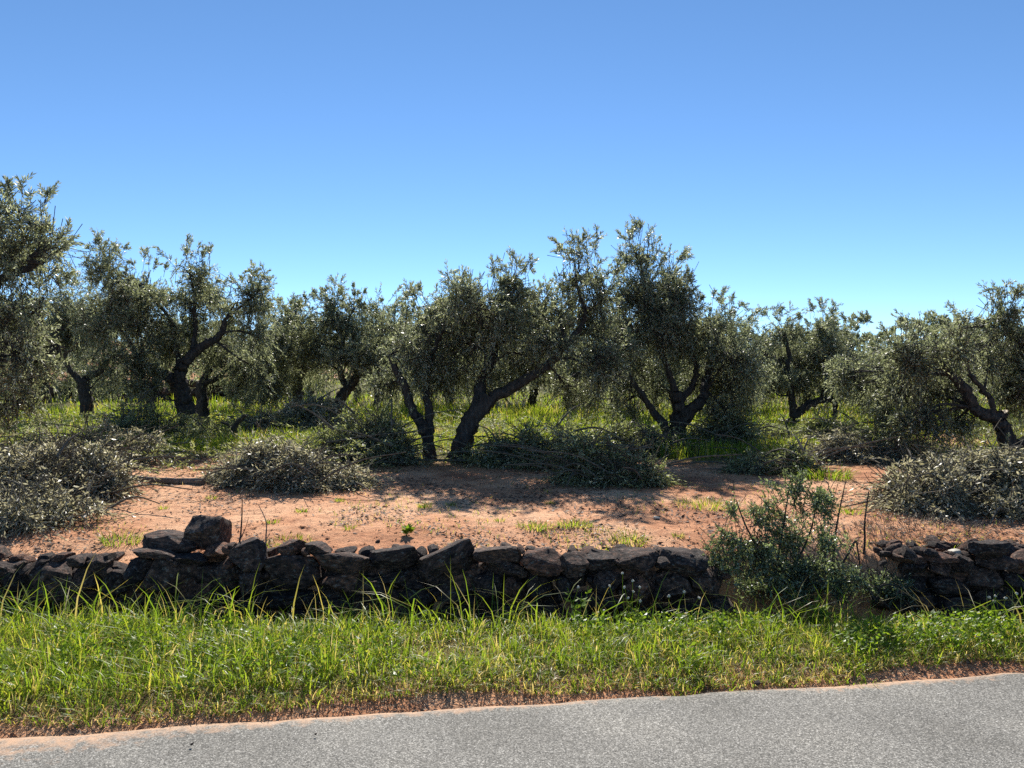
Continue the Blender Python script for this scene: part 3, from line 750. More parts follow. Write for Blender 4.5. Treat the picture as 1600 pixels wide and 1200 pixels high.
def generic_tree(label, px, d, h, w, n, seed, ls=1.6):
    """a background tree: trunk with three limbs and a crown of uneven lobes"""
    rng = np.random.default_rng(seed); h = h * (0.84 if d < 18 else 0.76)
    gpy = HY + (CAM_H - float(gz((px - CX) / F_PX * d, d))) / d * F_PX
    s = F_PX / d
    lobes = []
    for k in range(10):
        a = rng.uniform(-1, 1); hh = rng.uniform(.46, .98) * h * (1 - .25 * a * a)
        lobes.append((px + a * w * s * .5, gpy - hh * s, rng.uniform(.17, .26) * w * s, rng.uniform(.15, .22) * w * s, rng.uniform(-.5, .5) * w))
    lean = rng.uniform(-14, 14)
    limbs = [([(px, gpy), (px + lean * .5, gpy - .2 * h * s), (px + lean, gpy - .36 * h * s)], 0.17, 0.12)]
    for k in (-1, 0, 1):
        limbs.append(([(px + lean, gpy - .36 * h * s), (px + lean + k * .14 * w * s, gpy - .5 * h * s, rng.uniform(-.5, .5)), (px + lean + k * .3 * w * s, gpy - .72 * h * s, rng.uniform(-.6, .6))], 0.08, 0.03))
    return olive_tree(label, d, px, limbs, lobes, n, seed, ls, deep=1.0, group='olive trees farther back in the grove')
for a in [('background olive tree filling the gap behind the twin trunked centre tree', 640, 21.5, 3.4, 3.6, 24000, 41),
          ('background olive tree behind the gap between centre and tallest trees', 893, 20.0, 3.4, 3.6, 24000, 42),
          ('background olive tree between the tallest and swan neck trees', 1168, 22.0, 3.1, 3.6, 24000, 43),
          ('low background olive tree between swan neck tree and right edge tree', 1372, 23.0, 2.9, 4.0, 24000, 44),
          ('background olive tree seen through the limbs of the right edge tree', 1500, 21.0, 2.7, 3.6, 20000, 45),
          ('background olive tree far left in front of the terrace wall', 40, 24.0, 3.6, 3.8, 22000, 46),
          ('background olive tree behind the three peaked crown', 235, 26.0, 3.4, 4.0, 20000, 47),
          ('distant olive tree behind the shadowy and slanted trees', 560, 29.0, 3.1, 4.4, 16000, 48),
          ('distant olive tree behind the twin trunks', 765, 30.0, 3.2, 4.4, 16000, 49),
          ('distant olive tree behind the tallest tree', 1045, 30.0, 3.2, 4.6, 16000, 50),
          ('distant olive tree low on the horizon right of the swan neck tree', 1290, 32.0, 2.9, 4.8, 16000, 51),
          ('distant olive tree low on the horizon near the right edge', 1560, 30.0, 2.8, 4.6, 16000, 52),
          ('rear olive tree closing the gap left of the curved trunk', 75, 29.0, 3.2, 4.2, 15000, 54),
          ('rear olive tree seen between the curved trunk and the shadowy tree', 385, 23.5, 3.0, 4.0, 20000, 55),
          ('rear olive tree low behind the tallest tree, left of its trunk', 960, 24.0, 2.9, 3.8, 20000, 56),
          ('rear olive tree just right of the tallest tree trunk', 1110, 19.5, 2.6, 3.2, 20000, 57),
          ('rear olive tree low behind the swan neck limb', 1255, 23.5, 2.7, 3.8, 18000, 58),
          ('rear olive tree under the long leaning limb', 1440, 17.5, 2.4, 3.2, 20000, 59),
          ('rear olive tree right behind the slanted trunk', 590, 24.0, 3.0, 4.0, 18000, 60),
          ('rear olive tree low between the two centre trunks', 705, 24.5, 2.8, 4.0, 18000, 61),
          ('rear olive tree low right of the centre trunks', 830, 25.0, 2.8, 4.0, 18000, 62),
          ('olive tree out at the right beyond the sawn stump tree', 1880, 15.0, 3.0, 3.4, 20000, 53)]:
    generic_tree(*a, ls=1.7 if a[2] < 25 else 2.1)

# a far wood on the rise, nobody can count it
lf = Buf(); rng = np.random.default_rng(77)
lob = []
for k in range(170):
    X = rng.uniform(-75, 75); Y = rng.uniform(36, 60)
    lob.append((X, Y, float(gz(X, Y)) + 1.0, 2.0, 2.0, 1.35))
S_, D_, ln_, dr_, k_ = shoots_in_lobes(lob, 4200, rng, length=(0.5, 0.9))
shoot_leaves(lf, S_, D_, ln_, dr_, rng, 16, (0.18, 0.3), 0.35)
link('far_grove', lf.mesh('far_grove', M['olive']), None, 'far olive grove that reads as one dark green mass along the horizon', 'grove', None, 'stuff')

# ------------------------------------------------------------------ heaps of cut branches
def brush(label, d, lobes_px, n_leaves, seed, mat='dry_olive', ls=1.0, sticks=24, droop=0.9):
    rng = np.random.default_rng(seed)
    s = d / F_PX
    lobes = []
    for q in lobes_px:
        dd = q[4] if len(q) > 4 else rng.uniform(-.25, .25)
        c = P(q[0], q[1], d + dd); g = float(gz(c[0], c[1])); rz = q[3] * s
        c[2] = max(c[2], g + rz * 0.4)
        lobes.append((*c, q[2] * s * 1.1, (q[2] + q[3]) * .6 * s, rz * 1.15))
        if c[2] - rz * 0.7 > g + 0.1: lobes.append((c[0], c[1], g + 0.5 * (c[2] - g), q[2] * s * .9, (q[2] + q[3]) * .5 * s, 0.55 * (c[2] - g)))
    cx = np.mean([l[0] for l in lobes]); cy = np.mean([l[1] for l in lobes])
    org = np.array([cx, cy, float(gz(cx, cy))])
    t = root('cut_branch_heap', org, label, 'branch heap', 'heaps of pruned olive branches')
    extra = []
    for l in lobes:
        for q in range(2):
            a = rng.uniform(0, 6.28); k = rng.uniform(.35, .6)
            x_, y_ = l[0] + math.cos(a) * l[3] * 1.0, l[1] + math.sin(a) * l[4] * .9
            extra.append((x_, y_, float(gz(x_, y_)) + k * .5 * l[5] + rng.uniform(0, .5) * max(0, l[2] - float(gz(x_, y_))), l[3] * k, l[4] * k, l[5] * k))
    lobes = lobes + extra
    per = 18; lf = Buf(); bb = Buf(); n_leaves = int(n_leaves * .85)
    S_, D_, ln_, dr_, k_ = shoots_in_lobes(lobes, n_leaves // per, rng, up=0.05, droop=droop, length=(0.2, 0.45), shell=0.62)
    D_ = norm(D_ * np.array([1, 1, .75]))
    ln_ = np.where(rng.random(len(ln_)) < .32, ln_ * rng.uniform(1.3, 2.2, len(ln_)), ln_)
    gg = gz(S_[:, 0] + D_[:, 0] * ln_, S_[:, 1] + D_[:, 1] * ln_) + 0.02
    S_[:, 2] = np.maximum(S_[:, 2], gz(S_[:, 0], S_[:, 1]) + 0.02)
    D_[:, 2] = np.maximum(D_[:, 2], (gg - S_[:, 2]) / ln_)
    dr_ = np.minimum(dr_, np.maximum(0, S_[:, 2] + D_[:, 2] * ln_ - gg) / ln_)
    shoot_leaves(lf, S_, D_, ln_, dr_, rng, per, (0.042 * ls, 0.068 * ls), 0.26, 0.12)
    shoot_stems(bb, S_, D_, ln_, dr_, 0.003)
    link('leaves', lf.mesh('leaves', M[mat], org), t)
    link('twigs', bb.mesh('twigs', M['twig'], org), t)
    for k in range(sticks):
        l = lobes[rng.integers(len(lobes))]
        a = np.array(l[:3]) + rng.uniform(-1, 1, 3) * np.array(l[3:]) * .8
        th = rng.uniform(0, 6.28); L0 = rng.uniform(.4, 1.3)
        b_ = a + np.array([math.cos(th) * L0, math.sin(th) * L0 * .6, rng.uniform(-.1, .4)])
        for q in (a, b_): q[2] = max(q[2], float(gz(q[0], q[1])) + 0.02)
        m_ = (a + b_) / 2 + np.array([0, 0, rng.uniform(0.02, .12)])
        sb = Buf(); tube(sb, catmull([a, m_, b_], 8), np.linspace(rng.uniform(.009, .018), .005, 8), 6, 0.05, rng)
        link('branch', sb.mesh('branch', M['twig'], org, True), t)
    return t
brush('large heap of wilting cut branches on the left in front of the grass', 7.0, [(25, 745, 60, 45, .2), (90, 730, 60, 42, .5), (150, 715, 40, 34, .9), (30, 795, 55, 32, -.5), (100, 785, 45, 28, -.2), (-50, 760, 70, 60), (175, 740, 24, 30, .9)], 34000, 61, sticks=14)
brush('thin heap of grey twigs behind the large left heap', 10.2, [(60, 690, 60, 22), (150, 680, 50, 26), (215, 690, 34, 22), (110, 700, 60, 18)], 14000, 62)
brush('dark heap of cut branches under the curved trunk tree', 12.8, [(190, 655, 44, 26), (255, 665, 44, 26), (340, 668, 40, 24), (225, 640, 30, 18)], 16000, 63, 'green_cut', 1.1)
brush('low grey heap of cut branches at the end of the fallen stick', 8.5, [(365, 742, 34, 24), (420, 728, 44, 34), (480, 730, 40, 32), (520, 745, 36, 24), (350, 755, 22, 14)], 22000, 64)
brush('bushy heap of silvery green cuttings left of the twin trunks', 10.4, [(520, 700, 44, 34), (575, 685, 48, 44), (598, 700, 34, 42), (555, 730, 50, 26), (585, 740, 36, 18), (560, 660, 34, 24)], 26000, 65, 'green_cut')
brush('dark green heap of cuttings right of the twin trunks', 10.2, [(775, 712, 36, 28), (825, 696, 50, 42), (885, 704, 42, 42), (800, 745, 40, 16), (850, 750, 44, 18)], 24000, 66, 'green_cut')
brush('heap of cuttings at the edge of the tree shadow', 8.7, [(925, 724, 36, 36), (972, 730, 38, 36), (940, 768, 36, 16), (990, 765, 26, 14), (912, 698, 30, 28)], 18000, 67, 'green_cut')
brush('dark heap of branches right of the tallest tree trunk', 12.2, [(1128, 662, 30, 24), (1110, 690, 40, 34), (1150, 680, 34, 34), (1085, 712, 34, 20), (1140, 720, 40, 18)], 20000, 68, 'green_cut', 1.1)
brush('dark low heap in front of the tallest tree trunk', 11.4, [(1000, 690, 34, 24), (1045, 722, 34, 16), (960, 690, 34, 28)], 14000, 69, 'green_cut', 1.1)
brush('big silvery heap of cut branches at the right edge behind the rubble', 7.1, [(1400, 765, 44, 34, .2), (1460, 750, 50, 40), (1520, 745, 50, 46, .2), (1580, 750, 50, 48), (1640, 760, 60, 50), (1480, 790, 50, 20, -.3), (1560, 795, 50, 18, -.3), (1420, 790, 34, 14, -.2)], 36000, 70, sticks=12)
brush('brownish heap of branches behind the big silvery one', 10.8, [(1360, 715, 40, 26), (1420, 712, 44, 28), (1310, 690, 34, 20), (1390, 735, 44, 16)], 18000, 71)
brush('shaded heap under the swan neck limb', 13.5, [(1290, 668, 40, 22), (1330, 680, 34, 20), (1210, 690, 34, 22)], 12000, 72, 'green_cut', 1.15)
brush('thin pale heap beside the grass right of the tallest tree', 9.6, [(1215, 725, 30, 24), (1180, 740, 30, 14), (1245, 720, 24, 26)], 9000, 73, 'green_cut')
brush('grey heap under the shadowy tree left of the slanted trunk', 14.5, [(440, 640, 40, 22), (490, 632, 40, 24), (405, 655, 30, 16)], 14000, 74, 'dry_olive', 1.2)

rng = np.random.default_rng(88)
n = 3800
y_ = rng.uniform(9.3, 17, n); x_ = rng.uniform(-1, 1, n) * (y_ * .70 + 1)
k = fbm(x_, y_, .8, 91) > .47; x_, y_ = x_[k], y_[k]; n = len(x_)
S_ = np.stack([x_, y_, gz(x_, y_) + .02 + .34 * rng.random(n) ** 2], 1)
th = rng.uniform(0, 6.28, n); D_ = norm(np.stack([np.cos(th), np.sin(th), rng.uniform(-.1, .6, n)], 1)); ln_ = rng.uniform(.2, .5, n)
lf = Buf(); shoot_leaves(lf, S_, D_, ln_, np.full(n, .15), rng, 18, (.045, .07), .26); shoot_stems(lf, S_, D_, ln_, np.full(n, .15), .003)
link('scattered_prunings', lf.mesh('scattered_prunings', M['green_cut']), None, 'loose leafy olive twigs strewn on the ground between the trees', 'prunings', None, 'stuff')

def stick(name, label, cat, pts, d, r0, r1, mat='deadwood', rough=0.08, forks=()):
    rng = np.random.default_rng(len(label))
    W = np.array([P(p[0], p[1], p[2] if len(p) > 2 else d) for p in pts])
    b = Buf(); n = 6 * len(W)
    tube(b, catmull(W, n), np.linspace(r0, r1, n), 8, rough, rng)
    o = root(name, W[0], label, cat)
    link('stem', b.mesh('stem', M[mat], W[0], True), o)
    for fk in forks:
        V = np.array([P(p[0], p[1], p[2] if len(p) > 2 else d) for p in fk]); b = Buf()
        tube(b, catmull(V, 12), np.linspace(r1 * 1.1, r1 * .5, 12), 6, rough, rng); link('side_twig', b.mesh('side_twig', M[mat], W[0], True), o)
    return o
def on_ground(px, d, lift=0.0):
    X = (px - CX) / F_PX * d
    return (px, HY + (CAM_H - float(gz(X, d)) - lift) / d * F_PX, d)
stick('fallen_branch', 'straight bare grey branch lying on the soil at left', 'branch', [on_ground(160, 8.75, .05), on_ground(205, 8.65, .045), on_ground(262, 8.5, .035), on_ground(318, 8.4, .04)], 8.4, 0.026, 0.04, forks=[[on_ground(165, 8.74, .05), on_ground(190, 8.5, .1)]])
stick('fallen_branch', 'bare curved bough lying over the silvery green cuttings', 'branch', [(470, 700, 9.8), (495, 722, 9.7), (525, 732, 9.7), (555, 733, 9.8)], 9.7, 0.016, 0.024)
stick('fallen_branch', 'thin pole lying at the foot of the twin trunks', 'branch', [on_ground(640, 10.3, .05), on_ground(700, 10.25, .06), on_ground(765, 10.3, .05)], 10.3, 0.018, 0.012, 'twig')
stick('dead_branch', 'dark broken branch standing in the grass right of curved trunk', 'branch', [on_ground(362, 12.6, -.02), (364, 678, 12.6), (370, 662, 12.6), (384, 648, 12.6)], 12.6, 0.05, 0.03, 'bark', forks=[[(366, 672, 12.6), (355, 663, 12.6), (345, 660, 12.5)]])
stick('fallen_branch', 'thin pale branch trailing from the cuttings onto shaded soil', 'branch', [(1000, 748, 8.9), (1035, 762, 8.8), (1065, 770, 8.7), (1085, 773, 8.7)], 8.8, 0.012, 0.006)
stick('withered_shoot', 'tall dry forked stem rising behind the wall beside the dark rounded stone', 'dry stem', [(366, 880, 5.5), (374, 845, 5.5), (377, 812, 5.5), (378, 780, 5.5)], 5.5, 0.008, 0.003, 'bark', forks=[[(375, 842, 5.5), (383, 825, 5.5), (388, 808, 5.5)], [(370, 860, 5.5), (360, 872, 5.5)]])
stick('withered_shoot', 'thin dry stem bending left behind the large flat topped stone', 'dry stem', [(414, 880, 5.5), (415, 840, 5.5), (415, 815, 5.5), (404, 790, 5.5)], 5.5, 0.006, 0.002, 'deadwood', forks=[[(415, 862, 5.5), (421, 840, 5.5)]])
stick('withered_shoot', 'straight dark bare stem standing next to the shrub', 'dry stem', [(1302, 890, 5.6), (1305, 845, 5.6), (1312, 800, 5.6), (1322, 752, 5.6)], 5.6, 0.010, 0.003, 'bark', forks=[[(1303, 868, 5.6), (1300, 840, 5.6), (1301, 826, 5.6)]])
stick('withered_shoot', 'bare stem standing farthest from the shrub toward the rubble', 'dry stem', [(1348, 885, 5.7), (1352, 850, 5.7), (1352, 815, 5.7), (1358, 768, 5.7)], 5.7, 0.010, 0.004, 'bark')
stick('withered_shoot', 'short broken stem bent into a hook between the two bare stems', 'dry stem', [(1318, 880, 5.6), (1328, 862, 5.6), (1338, 846, 5.6), (1341, 860, 5.6), (1345, 884, 5.6)], 5.6, 0.009, 0.006, 'bark')

# ------------------------------------------------------------------ shrubs by the wall
def shrub(label, d, stems, lobes_px, n, seed, leaf=(0.014, 0.026)):
    rng = np.random.default_rng(seed); s = d / F_PX
    lobes = []
    for q in lobes_px:
        c = P(q[0], q[1], d + (q[4] if len(q) > 4 else rng.uniform(-.12, .12))); lobes.append((*c, q[2] * s, (q[2] + q[3]) * .5 * s, q[3] * s))
    b0 = stems[0][0]; X = (b0[0] - CX) / F_PX * d
    org = np.array([X, d, float(gz(X, d))])
    t = root('shrub', org, label, 'shrub')
    for st in stems:
        W = [P(p[0], p[1], d + (p[2] if len(p) > 2 else 0)) for p in st]; b = Buf()
        tube(b, catmull(W, 14), np.linspace(.011, .003, 14), 6, .05, rng); link('stem', b.mesh('stem', M['bark'], org, True), t)
    lf = Buf(); bb = Buf(); per = 20
    S_, D_, ln_, dr_, k_ = shoots_in_lobes(lobes, n // per, rng, up=.4, droop=.15, length=(.10, .24), shell=.6, subs=sub_clumps(lobes, rng, 9, .42))
    shoot_leaves(lf, S_, D_, ln_, dr_, rng, per, leaf, 0.5); shoot_stems(bb, S_, D_, ln_, dr_, .0016)
    link('foliage', lf.mesh('foliage', M['shrub'], org), t); link('twigs', bb.mesh('twigs', M['bark'], org), t)
shrub('dark green small leaved shrub growing out of the gap in the wall', 5.5,
      [[(1210, 930), (1215, 880), (1225, 820), (1235, 750)], [(1205, 930), (1190, 870), (1165, 820), (1150, 780)], [(1215, 930), (1250, 870), (1270, 820), (1275, 775)], [(1215, 925), (1255, 890), (1300, 875)]],
      [(1235, 775, 30, 30), (1272, 790, 34, 34), (1200, 805, 34, 28), (1240, 835, 54, 34), (1180, 855, 52, 30), (1235, 885, 64, 34), (1135, 845, 28, 26), (1290, 845, 30, 26), (1155, 890, 50, 26),
       (1265, 912, 54, 22), (1145, 800, 16, 22), (1195, 915, 54, 22), (1115, 868, 24, 20), (1305, 890, 34, 24), (1245, 745, 14, 16)], 17500, 81, (0.017, 0.031))
shrub('low trailing shrub hanging over the wall end beside the rubble', 5.25, [[(1370, 940), (1380, 915), (1410, 918)], [(1370, 940), (1350, 910), (1330, 905)]],
      [(1370, 912, 36, 16), (1405, 920, 28, 12), (1335, 905, 24, 18), (1420, 926, 16, 8), (1310, 915, 24, 18)], 5000, 82)

# ------------------------------------------------------------------ grass
def blades(buf, base, h, w, lean, az, rng, tint, curl=1.0):
    """three part bent blades"""
    n = len(base)
    a = az; dirv = np.stack([np.cos(a), np.sin(a), np.zeros(n)], 1)
    yaw = a + rng.normal(0, .7, n) + math.pi / 2
    side = np.stack([np.cos(yaw), np.sin(yaw), np.zeros(n)], 1)
    pts = []
    for t, ww in ((0, 1.0), (.4, .9), (.75, .6), (1, 0)):
        p = base + dirv * (h * lean * t ** 1.9 * curl)[:, None]
        p[:, 2] += h * (t - 0.42 * np.clip(lean * curl, 0, 1.6) * t ** 2.6)
        if ww > 0:
            pts += [p - side * (w * ww / 2)[:, None], p + side * (w * ww / 2)[:, None]]
        else: pts.append(p)
    v = np.stack(pts, 1).reshape(-1, 3)
    k = np.arange(n)[:, None] * 7
    buf.add(v, np.concatenate([np.concatenate([k, k + 1, k + 3, k + 2], 1), np.concatenate([k + 2, k + 3, k + 5, k + 4], 1)]), 4, np.concatenate([tint, tint]))
    buf.v[-1] = v
    b2 = len(v)
    buf.f.append((np.concatenate([k + 4, k + 5, k + 6], 1) + buf.n - b2).ravel()); buf.s.append(np.full(n, 3)); buf.t.append(tint)

def tints(n, rng, dry=0.1, base=0.5, sd=0.17):
    t = rng.normal(base, sd, n)
    return np.clip(np.where(rng.random(n) < dry, rng.uniform(.86, 1.0, n), t), 0, 1)

rng = np.random.default_rng(90)
gb = Buf()
nc = 5600
cx = rng.uniform(-7.5, 7.5, nc)
fr = rng.random(nc)
e = road_edge(cx)
start = e + 0.06 + 0.15 * vnoise(cx, 0 * cx, 1.6, 51) - 0.10 * sstep(.5, .8, vnoise(cx, 0 * cx, 4, 52))
end = 5.0 + 0.4 * sstep(1.25, 1.6, cx) * (1 - sstep(2.4, 2.8, cx))
cy = start + fr * (end - start)
dens = sstep(0.24, 0.42, fbm(cx, cy, 2.2, 53)) * (0.35 + 0.65 * sstep(0, .3, cy - start))
keep = rng.random(nc) < 0.25 + 0.75 * dens
cx, cy, start = cx[keep], cy[keep], start[keep]
hm = (0.082 + 0.042 * sstep(0, .45, cy - start)) * (1.25 - 0.4 * sstep(-2.0, 1.0, cx)) * (0.45 + 1.1 * fbm(cx, cy, 2.4, 54)) * rng.uniform(.75, 1.3, len(cx))
nb = 9
bx = np.repeat(cx, nb) + rng.normal(0, .028, len(cx) * nb); by = np.repeat(cy, nb) + rng.normal(0, .028, len(cx) * nb)
H = np.repeat(hm, nb) * rng.uniform(.55, 1.35, len(bx))
Tn = np.clip(tints(len(bx), rng, .10) + np.repeat(rng.normal(0, .09, len(cx)), nb) + 0.12 * (fbm(bx, by, .9, 55) - .5) , 0, 1)
az = np.arctan2(by - np.repeat(cy, nb), bx - np.repeat(cx, nb)) + rng.normal(0, .6, len(bx))
blades(gb, np.stack([bx, by, gz(bx, by) - .01], 1), H, rng.uniform(.0035, .009, len(bx)), rng.uniform(.1, 1.3, len(bx)), az, rng, Tn)
# low mat of short and dead blades under the tall ones
n = 36000
bx = rng.uniform(-7.5, 7.5, n); st = road_edge(bx) + 0.03 + 0.16 * vnoise(bx, 0 * bx, 1.6, 51)
by = st + (5.05 - st) * rng.random(n) ** 1.5
blades(gb, np.stack([bx, by, gz(bx, by) - .005], 1), rng.uniform(.03, .10, n), rng.uniform(.003, .007, n), rng.uniform(.3, 1.4, n), rng.uniform(0, 6.28, n), rng, tints(n, rng, .5, .42))
n = 5200                                              # small broad leaved weeds in the turf
bx = rng.uniform(-7.5, 7.5, n); st = road_edge(bx) + .2; by = st + (4.95 - st) * rng.random(n)
k = fbm(bx, by, 1.7, 58) > .5; bx, by = bx[k], by[k]
nl = 6; cxx = np.repeat(bx, nl); cyy = np.repeat(by, nl); n = len(cxx)
th = rng.uniform(0, 6.28, n); dv = norm(np.stack([np.cos(th), np.sin(th), rng.uniform(.1, .9, n)], 1)); ll = rng.uniform(.018, .04, n)
v_, f_, t_ = leaf_quads(np.stack([cxx + rng.normal(0, .01, n), cyy, gz(cxx, cyy) + rng.uniform(.02, .13, n)], 1), dv, np.tile([0, 0, 1.0], (n, 1)), rng, ll, ll * .5, np.clip(rng.normal(.36, .15, n), 0, 1))
gb.add(v_, f_, 4, t_)
link('verge_grass', gb.mesh('verge_grass', M['grass']), None, 'bright green grass along the road verge', 'grass', None, 'stuff')

gb = Buf(); n = 1500                                   # tall arching blades against the wall
bx = rng.uniform(-7.5, 7.5, n); by = rng.normal(4.9, .13, n)
keep = rng.random(n) < 0.25 + 0.75 * sstep(.35, .6, vnoise(bx, 0 * bx, 1.5, 57)); bx, by = bx[keep], by[keep]; n = len(bx)
blades(gb, np.stack([bx, by, gz(bx, by)], 1), rng.uniform(.2, .5, n) * (1.1 - .2 * sstep(-2, 1.5, bx)), rng.uniform(.005, .011, n), rng.uniform(.2, 1.3, n), rng.uniform(0, 6.28, n), rng, tints(n, rng, .16, .45))
n = 260                                               # dry straws
bx = rng.uniform(-7.5, 7.5, n); by = rng.uniform(4.6, 5.12, n)
blades(gb, np.stack([bx, by, gz(bx, by)], 1), rng.uniform(.25, .45, n), rng.uniform(.0022, .004, n), rng.uniform(.2, 1.2, n), rng.uniform(0, 6.28, n), rng, rng.uniform(.88, 1, n))
link('tall_verge_grass', gb.mesh('tall_verge_grass', M['grass']), None, 'taller arching grass blades against the foot of the wall', 'grass', None, 'stuff')

gb = Buf()                                            # grass under the trees
for (n, y0, y1, hs, ws) in ((46000, 10.2, 15.5, 1.0, 1.0), (36000, 15.5, 24, 1.1, 1.7), (12000, 24, 42, 1.2, 3.0)):
    by = rng.uniform(y0, y1, n); bx = rng.uniform(-1, 1, n) * (by * .72 + 2.5)
    m = fbm(bx, by, .45, 61) + 0.22 * (fbm(bx, by, 2.2, 62) - .5)
    lim = 0.36 + 0.35 * (1 - sstep(10.2, 12.2, by))
    k = (m > lim) | (rng.random(n) < .12)
    k &= turf_cover(bx, by) > 0.35
    bx, by, m = bx[k], by[k], m[k]
    h = (0.10 + .42 * np.clip(m - .36, 0, .5)) * rng.uniform(.6, 1.5, len(bx)) * hs + 0.06
    blades(gb, np.stack([bx, by, gz(bx, by) - .01], 1), h, rng.uniform(.006, .013, len(bx)) * ws, rng.uniform(.1, .8, len(bx)), rng.uniform(0, 6.28, len(bx)), rng,
           np.clip(tints(len(bx), rng, .08, .56) + .25 * (fbm(bx, by, .8, 63) - .5), 0, 1))
link('grove_grass', gb.mesh('grove_grass', M['grass']), None, 'lush bright green grass and weeds growing under the olive trees', 'grass', None, 'stuff')

lt = Buf()                                            # dead leaves, twigs, crumbs of bark on the soil
n = 58000
by = 5.65 + (rng.random(n) ** 1.2) * 6.5; bx = rng.uniform(-1, 1, n) * (by * .7 + 2)
m = fbm(bx, by, 1.1, 71) * .6 + fbm(bx, by, 4.0, 72) * .4
k = rng.random(n) < sstep(.42, .60, m) + .05
bx, by = bx[k], by[k]; n = len(bx)
th = rng.uniform(0, 6.28, n); dv = norm(np.stack([np.cos(th), np.sin(th), rng.uniform(-.1, .35, n)], 1))
ll = rng.uniform(.015, .06, n)
lt.add(*(lambda v, f, tt: (v, f, 4, tt))(*leaf_quads(np.stack([bx, by, ground_z(bx, by) + .006], 1), dv, np.tile([0, 0, 1.0], (n, 1)), rng, ll, ll * rng.uniform(.12, .4, n), np.clip(rng.normal(.35, .25, n), 0, 1))))
link('soil_litter', lt.mesh('soil_litter', M['litter']), None, 'dead leaves and twig bits strewn over the red soil', 'leaf litter', None, 'stuff')
lt = Buf(); n = 15000                                  # dry thatch along the road edge
bx = rng.uniform(-7.5, 7.5, n); by = road_edge(bx) + np.abs(rng.normal(.12, .13, n)) + .01
th = rng.uniform(0, 6.28, n); dv = norm(np.stack([np.cos(th), np.sin(th), rng.uniform(0, .5, n)], 1)); ll = rng.uniform(.012, .045, n)
lt.add(*(lambda v, f, tt: (v, f, 4, tt))(*leaf_quads(np.stack([bx, by, gz(bx, by) + .006], 1), dv, np.tile([0, 0, 1.0], (n, 1)), rng, ll, .003 + ll * .08, np.clip(rng.normal(.6, .28, n), 0, 1))))
link('verge_litter', lt.mesh('verge_litter', M['litter']), None, 'dry brown thatch and stalks along the road edge', 'leaf litter', None, 'stuff')

gb = Buf(); n = 9000                                  # thin weeds on the open soil
by = 5.7 + rng.random(n) ** 1.4 * 5; bx = rng.uniform(-1, 1, n) * (by * .68 + 1)
k = fbm(bx, by, 1.3, 95) * .7 + fbm(bx, by, 5, 96) * .3 > .56; bx, by = bx[k], by[k]; n = len(bx)
blades(gb, np.stack([bx, by, ground_z(bx, by)], 1), rng.uniform(.02, .07, n), rng.uniform(.003, .006, n), rng.uniform(.3, 1.3, n), rng.uniform(0, 6.28, n), rng, tints(n, rng, .4, .45))
link('sparse_weeds', gb.mesh('sparse_weeds', M['grass']), None, 'thin short weeds and dry stalks on the open soil', 'weeds', None, 'stuff')
# crumbs of earth
b = Buf(); n = 3200
by = np.concatenate([5.65 + rng.random(2400) ** 1.3 * 5, np.zeros(800)]); bx = rng.uniform(-1, 1, n) * (np.maximum(by, 6) * .7 + 1)
by[2400:] = road_edge(bx[2400:]) + rng.uniform(.0, .25, 800)
r = rng.uniform(.005, .016, n)
tet = np.array([[1, 0, -.4], [-.5, .87, -.4], [-.5, -.87, -.4], [0.1, 0.1, .8]])
v = np.stack([bx, by, ground_z(bx, by) + r * .3], 1)[:, None, :] + tet[None] * r[:, None, None] * rng.uniform(.6, 1.3, (n, 4, 1))
k = np.arange(n)[:, None] * 4
b.add(v.reshape(-1, 3), np.concatenate([k + np.array([a]) for a in ((0, 1, 3), (1, 2, 3), (2, 0, 3))]), 3)
me = b.mesh('soil_crumbs', M['soil'])
link('soil_crumbs', me, None, 'small crumbs and clods of red earth', 'soil crumbs', None, 'stuff')

# ------------------------------------------------------------------ single small plants and things
def tuft(label, px, d, n, h, spread, seed, group='grass tufts on the bare soil', dry=.12, wide=.006, mat='grass'):
    rg = np.random.default_rng(seed); X = (px - CX) / F_PX * d
    org = np.array([X, d, float(gz(X, d))])
    a = rg.uniform(0, 6.28, n); rr = spread * np.sqrt(rg.random(n))
    bs = np.stack([X + rr * np.cos(a), d + rr * .8 * np.sin(a), np.zeros(n)], 1); bs[:, 2] = gz(bs[:, 0], bs[:, 1]) - .004
    bf = Buf(); blades(bf, bs, h * rg.uniform(.5, 1.2, n), rg.uniform(.6, 1.3, n) * wide, rg.uniform(.3, 1.2, n), a + rg.normal(0, .5, n), rg, tints(n, rg, dry, .45))
    link('grass_tuft', bf.mesh('grass_tuft', M[mat], org), None, label, 'grass tuft', group, None, org)
tuft('green grass tuft on the soil behind the wall, left one of the larger pair', 838, 6.25, 150, .07, .16, 1)
tuft('green grass tuft on the soil behind the wall, right one of the larger pair', 898, 6.3, 170, .075, .15, 2)
tuft('bright grass tuft alone in the middle of the bare soil', 664, 7.2, 70, .07, .07, 3)
tuft('long grass tuft on sand left of the flat slab', 190, 6.1, 130, .10, .16, 4)
tuft('greyish green tuft beside the flat topped wall stone', 985, 5.9, 130, .09, .16, 5, dry=.3)
tuft('yellowish grass patch at the edge of the tree shadow left of the shrub', 1105, 7.2, 220, .10, .30, 6, dry=.3)
tuft('yellow green grass patch behind the shrub', 1290, 9.0, 260, .2, .3, 7, wide=.009)
tuft('grass tuft on the sandy patch behind the bare stems', 1330, 6.9, 80, .08, .12, 8)
tuft('grass strip at the back of the wall behind the small pointed stones', 450, 5.85, 160, .06, .2, 9)
tuft('patch of grey dry weeds behind the rubble of the short wall', 1440, 6.2, 620, .09, .5, 10, dry=.6, wide=.004, mat='litter')
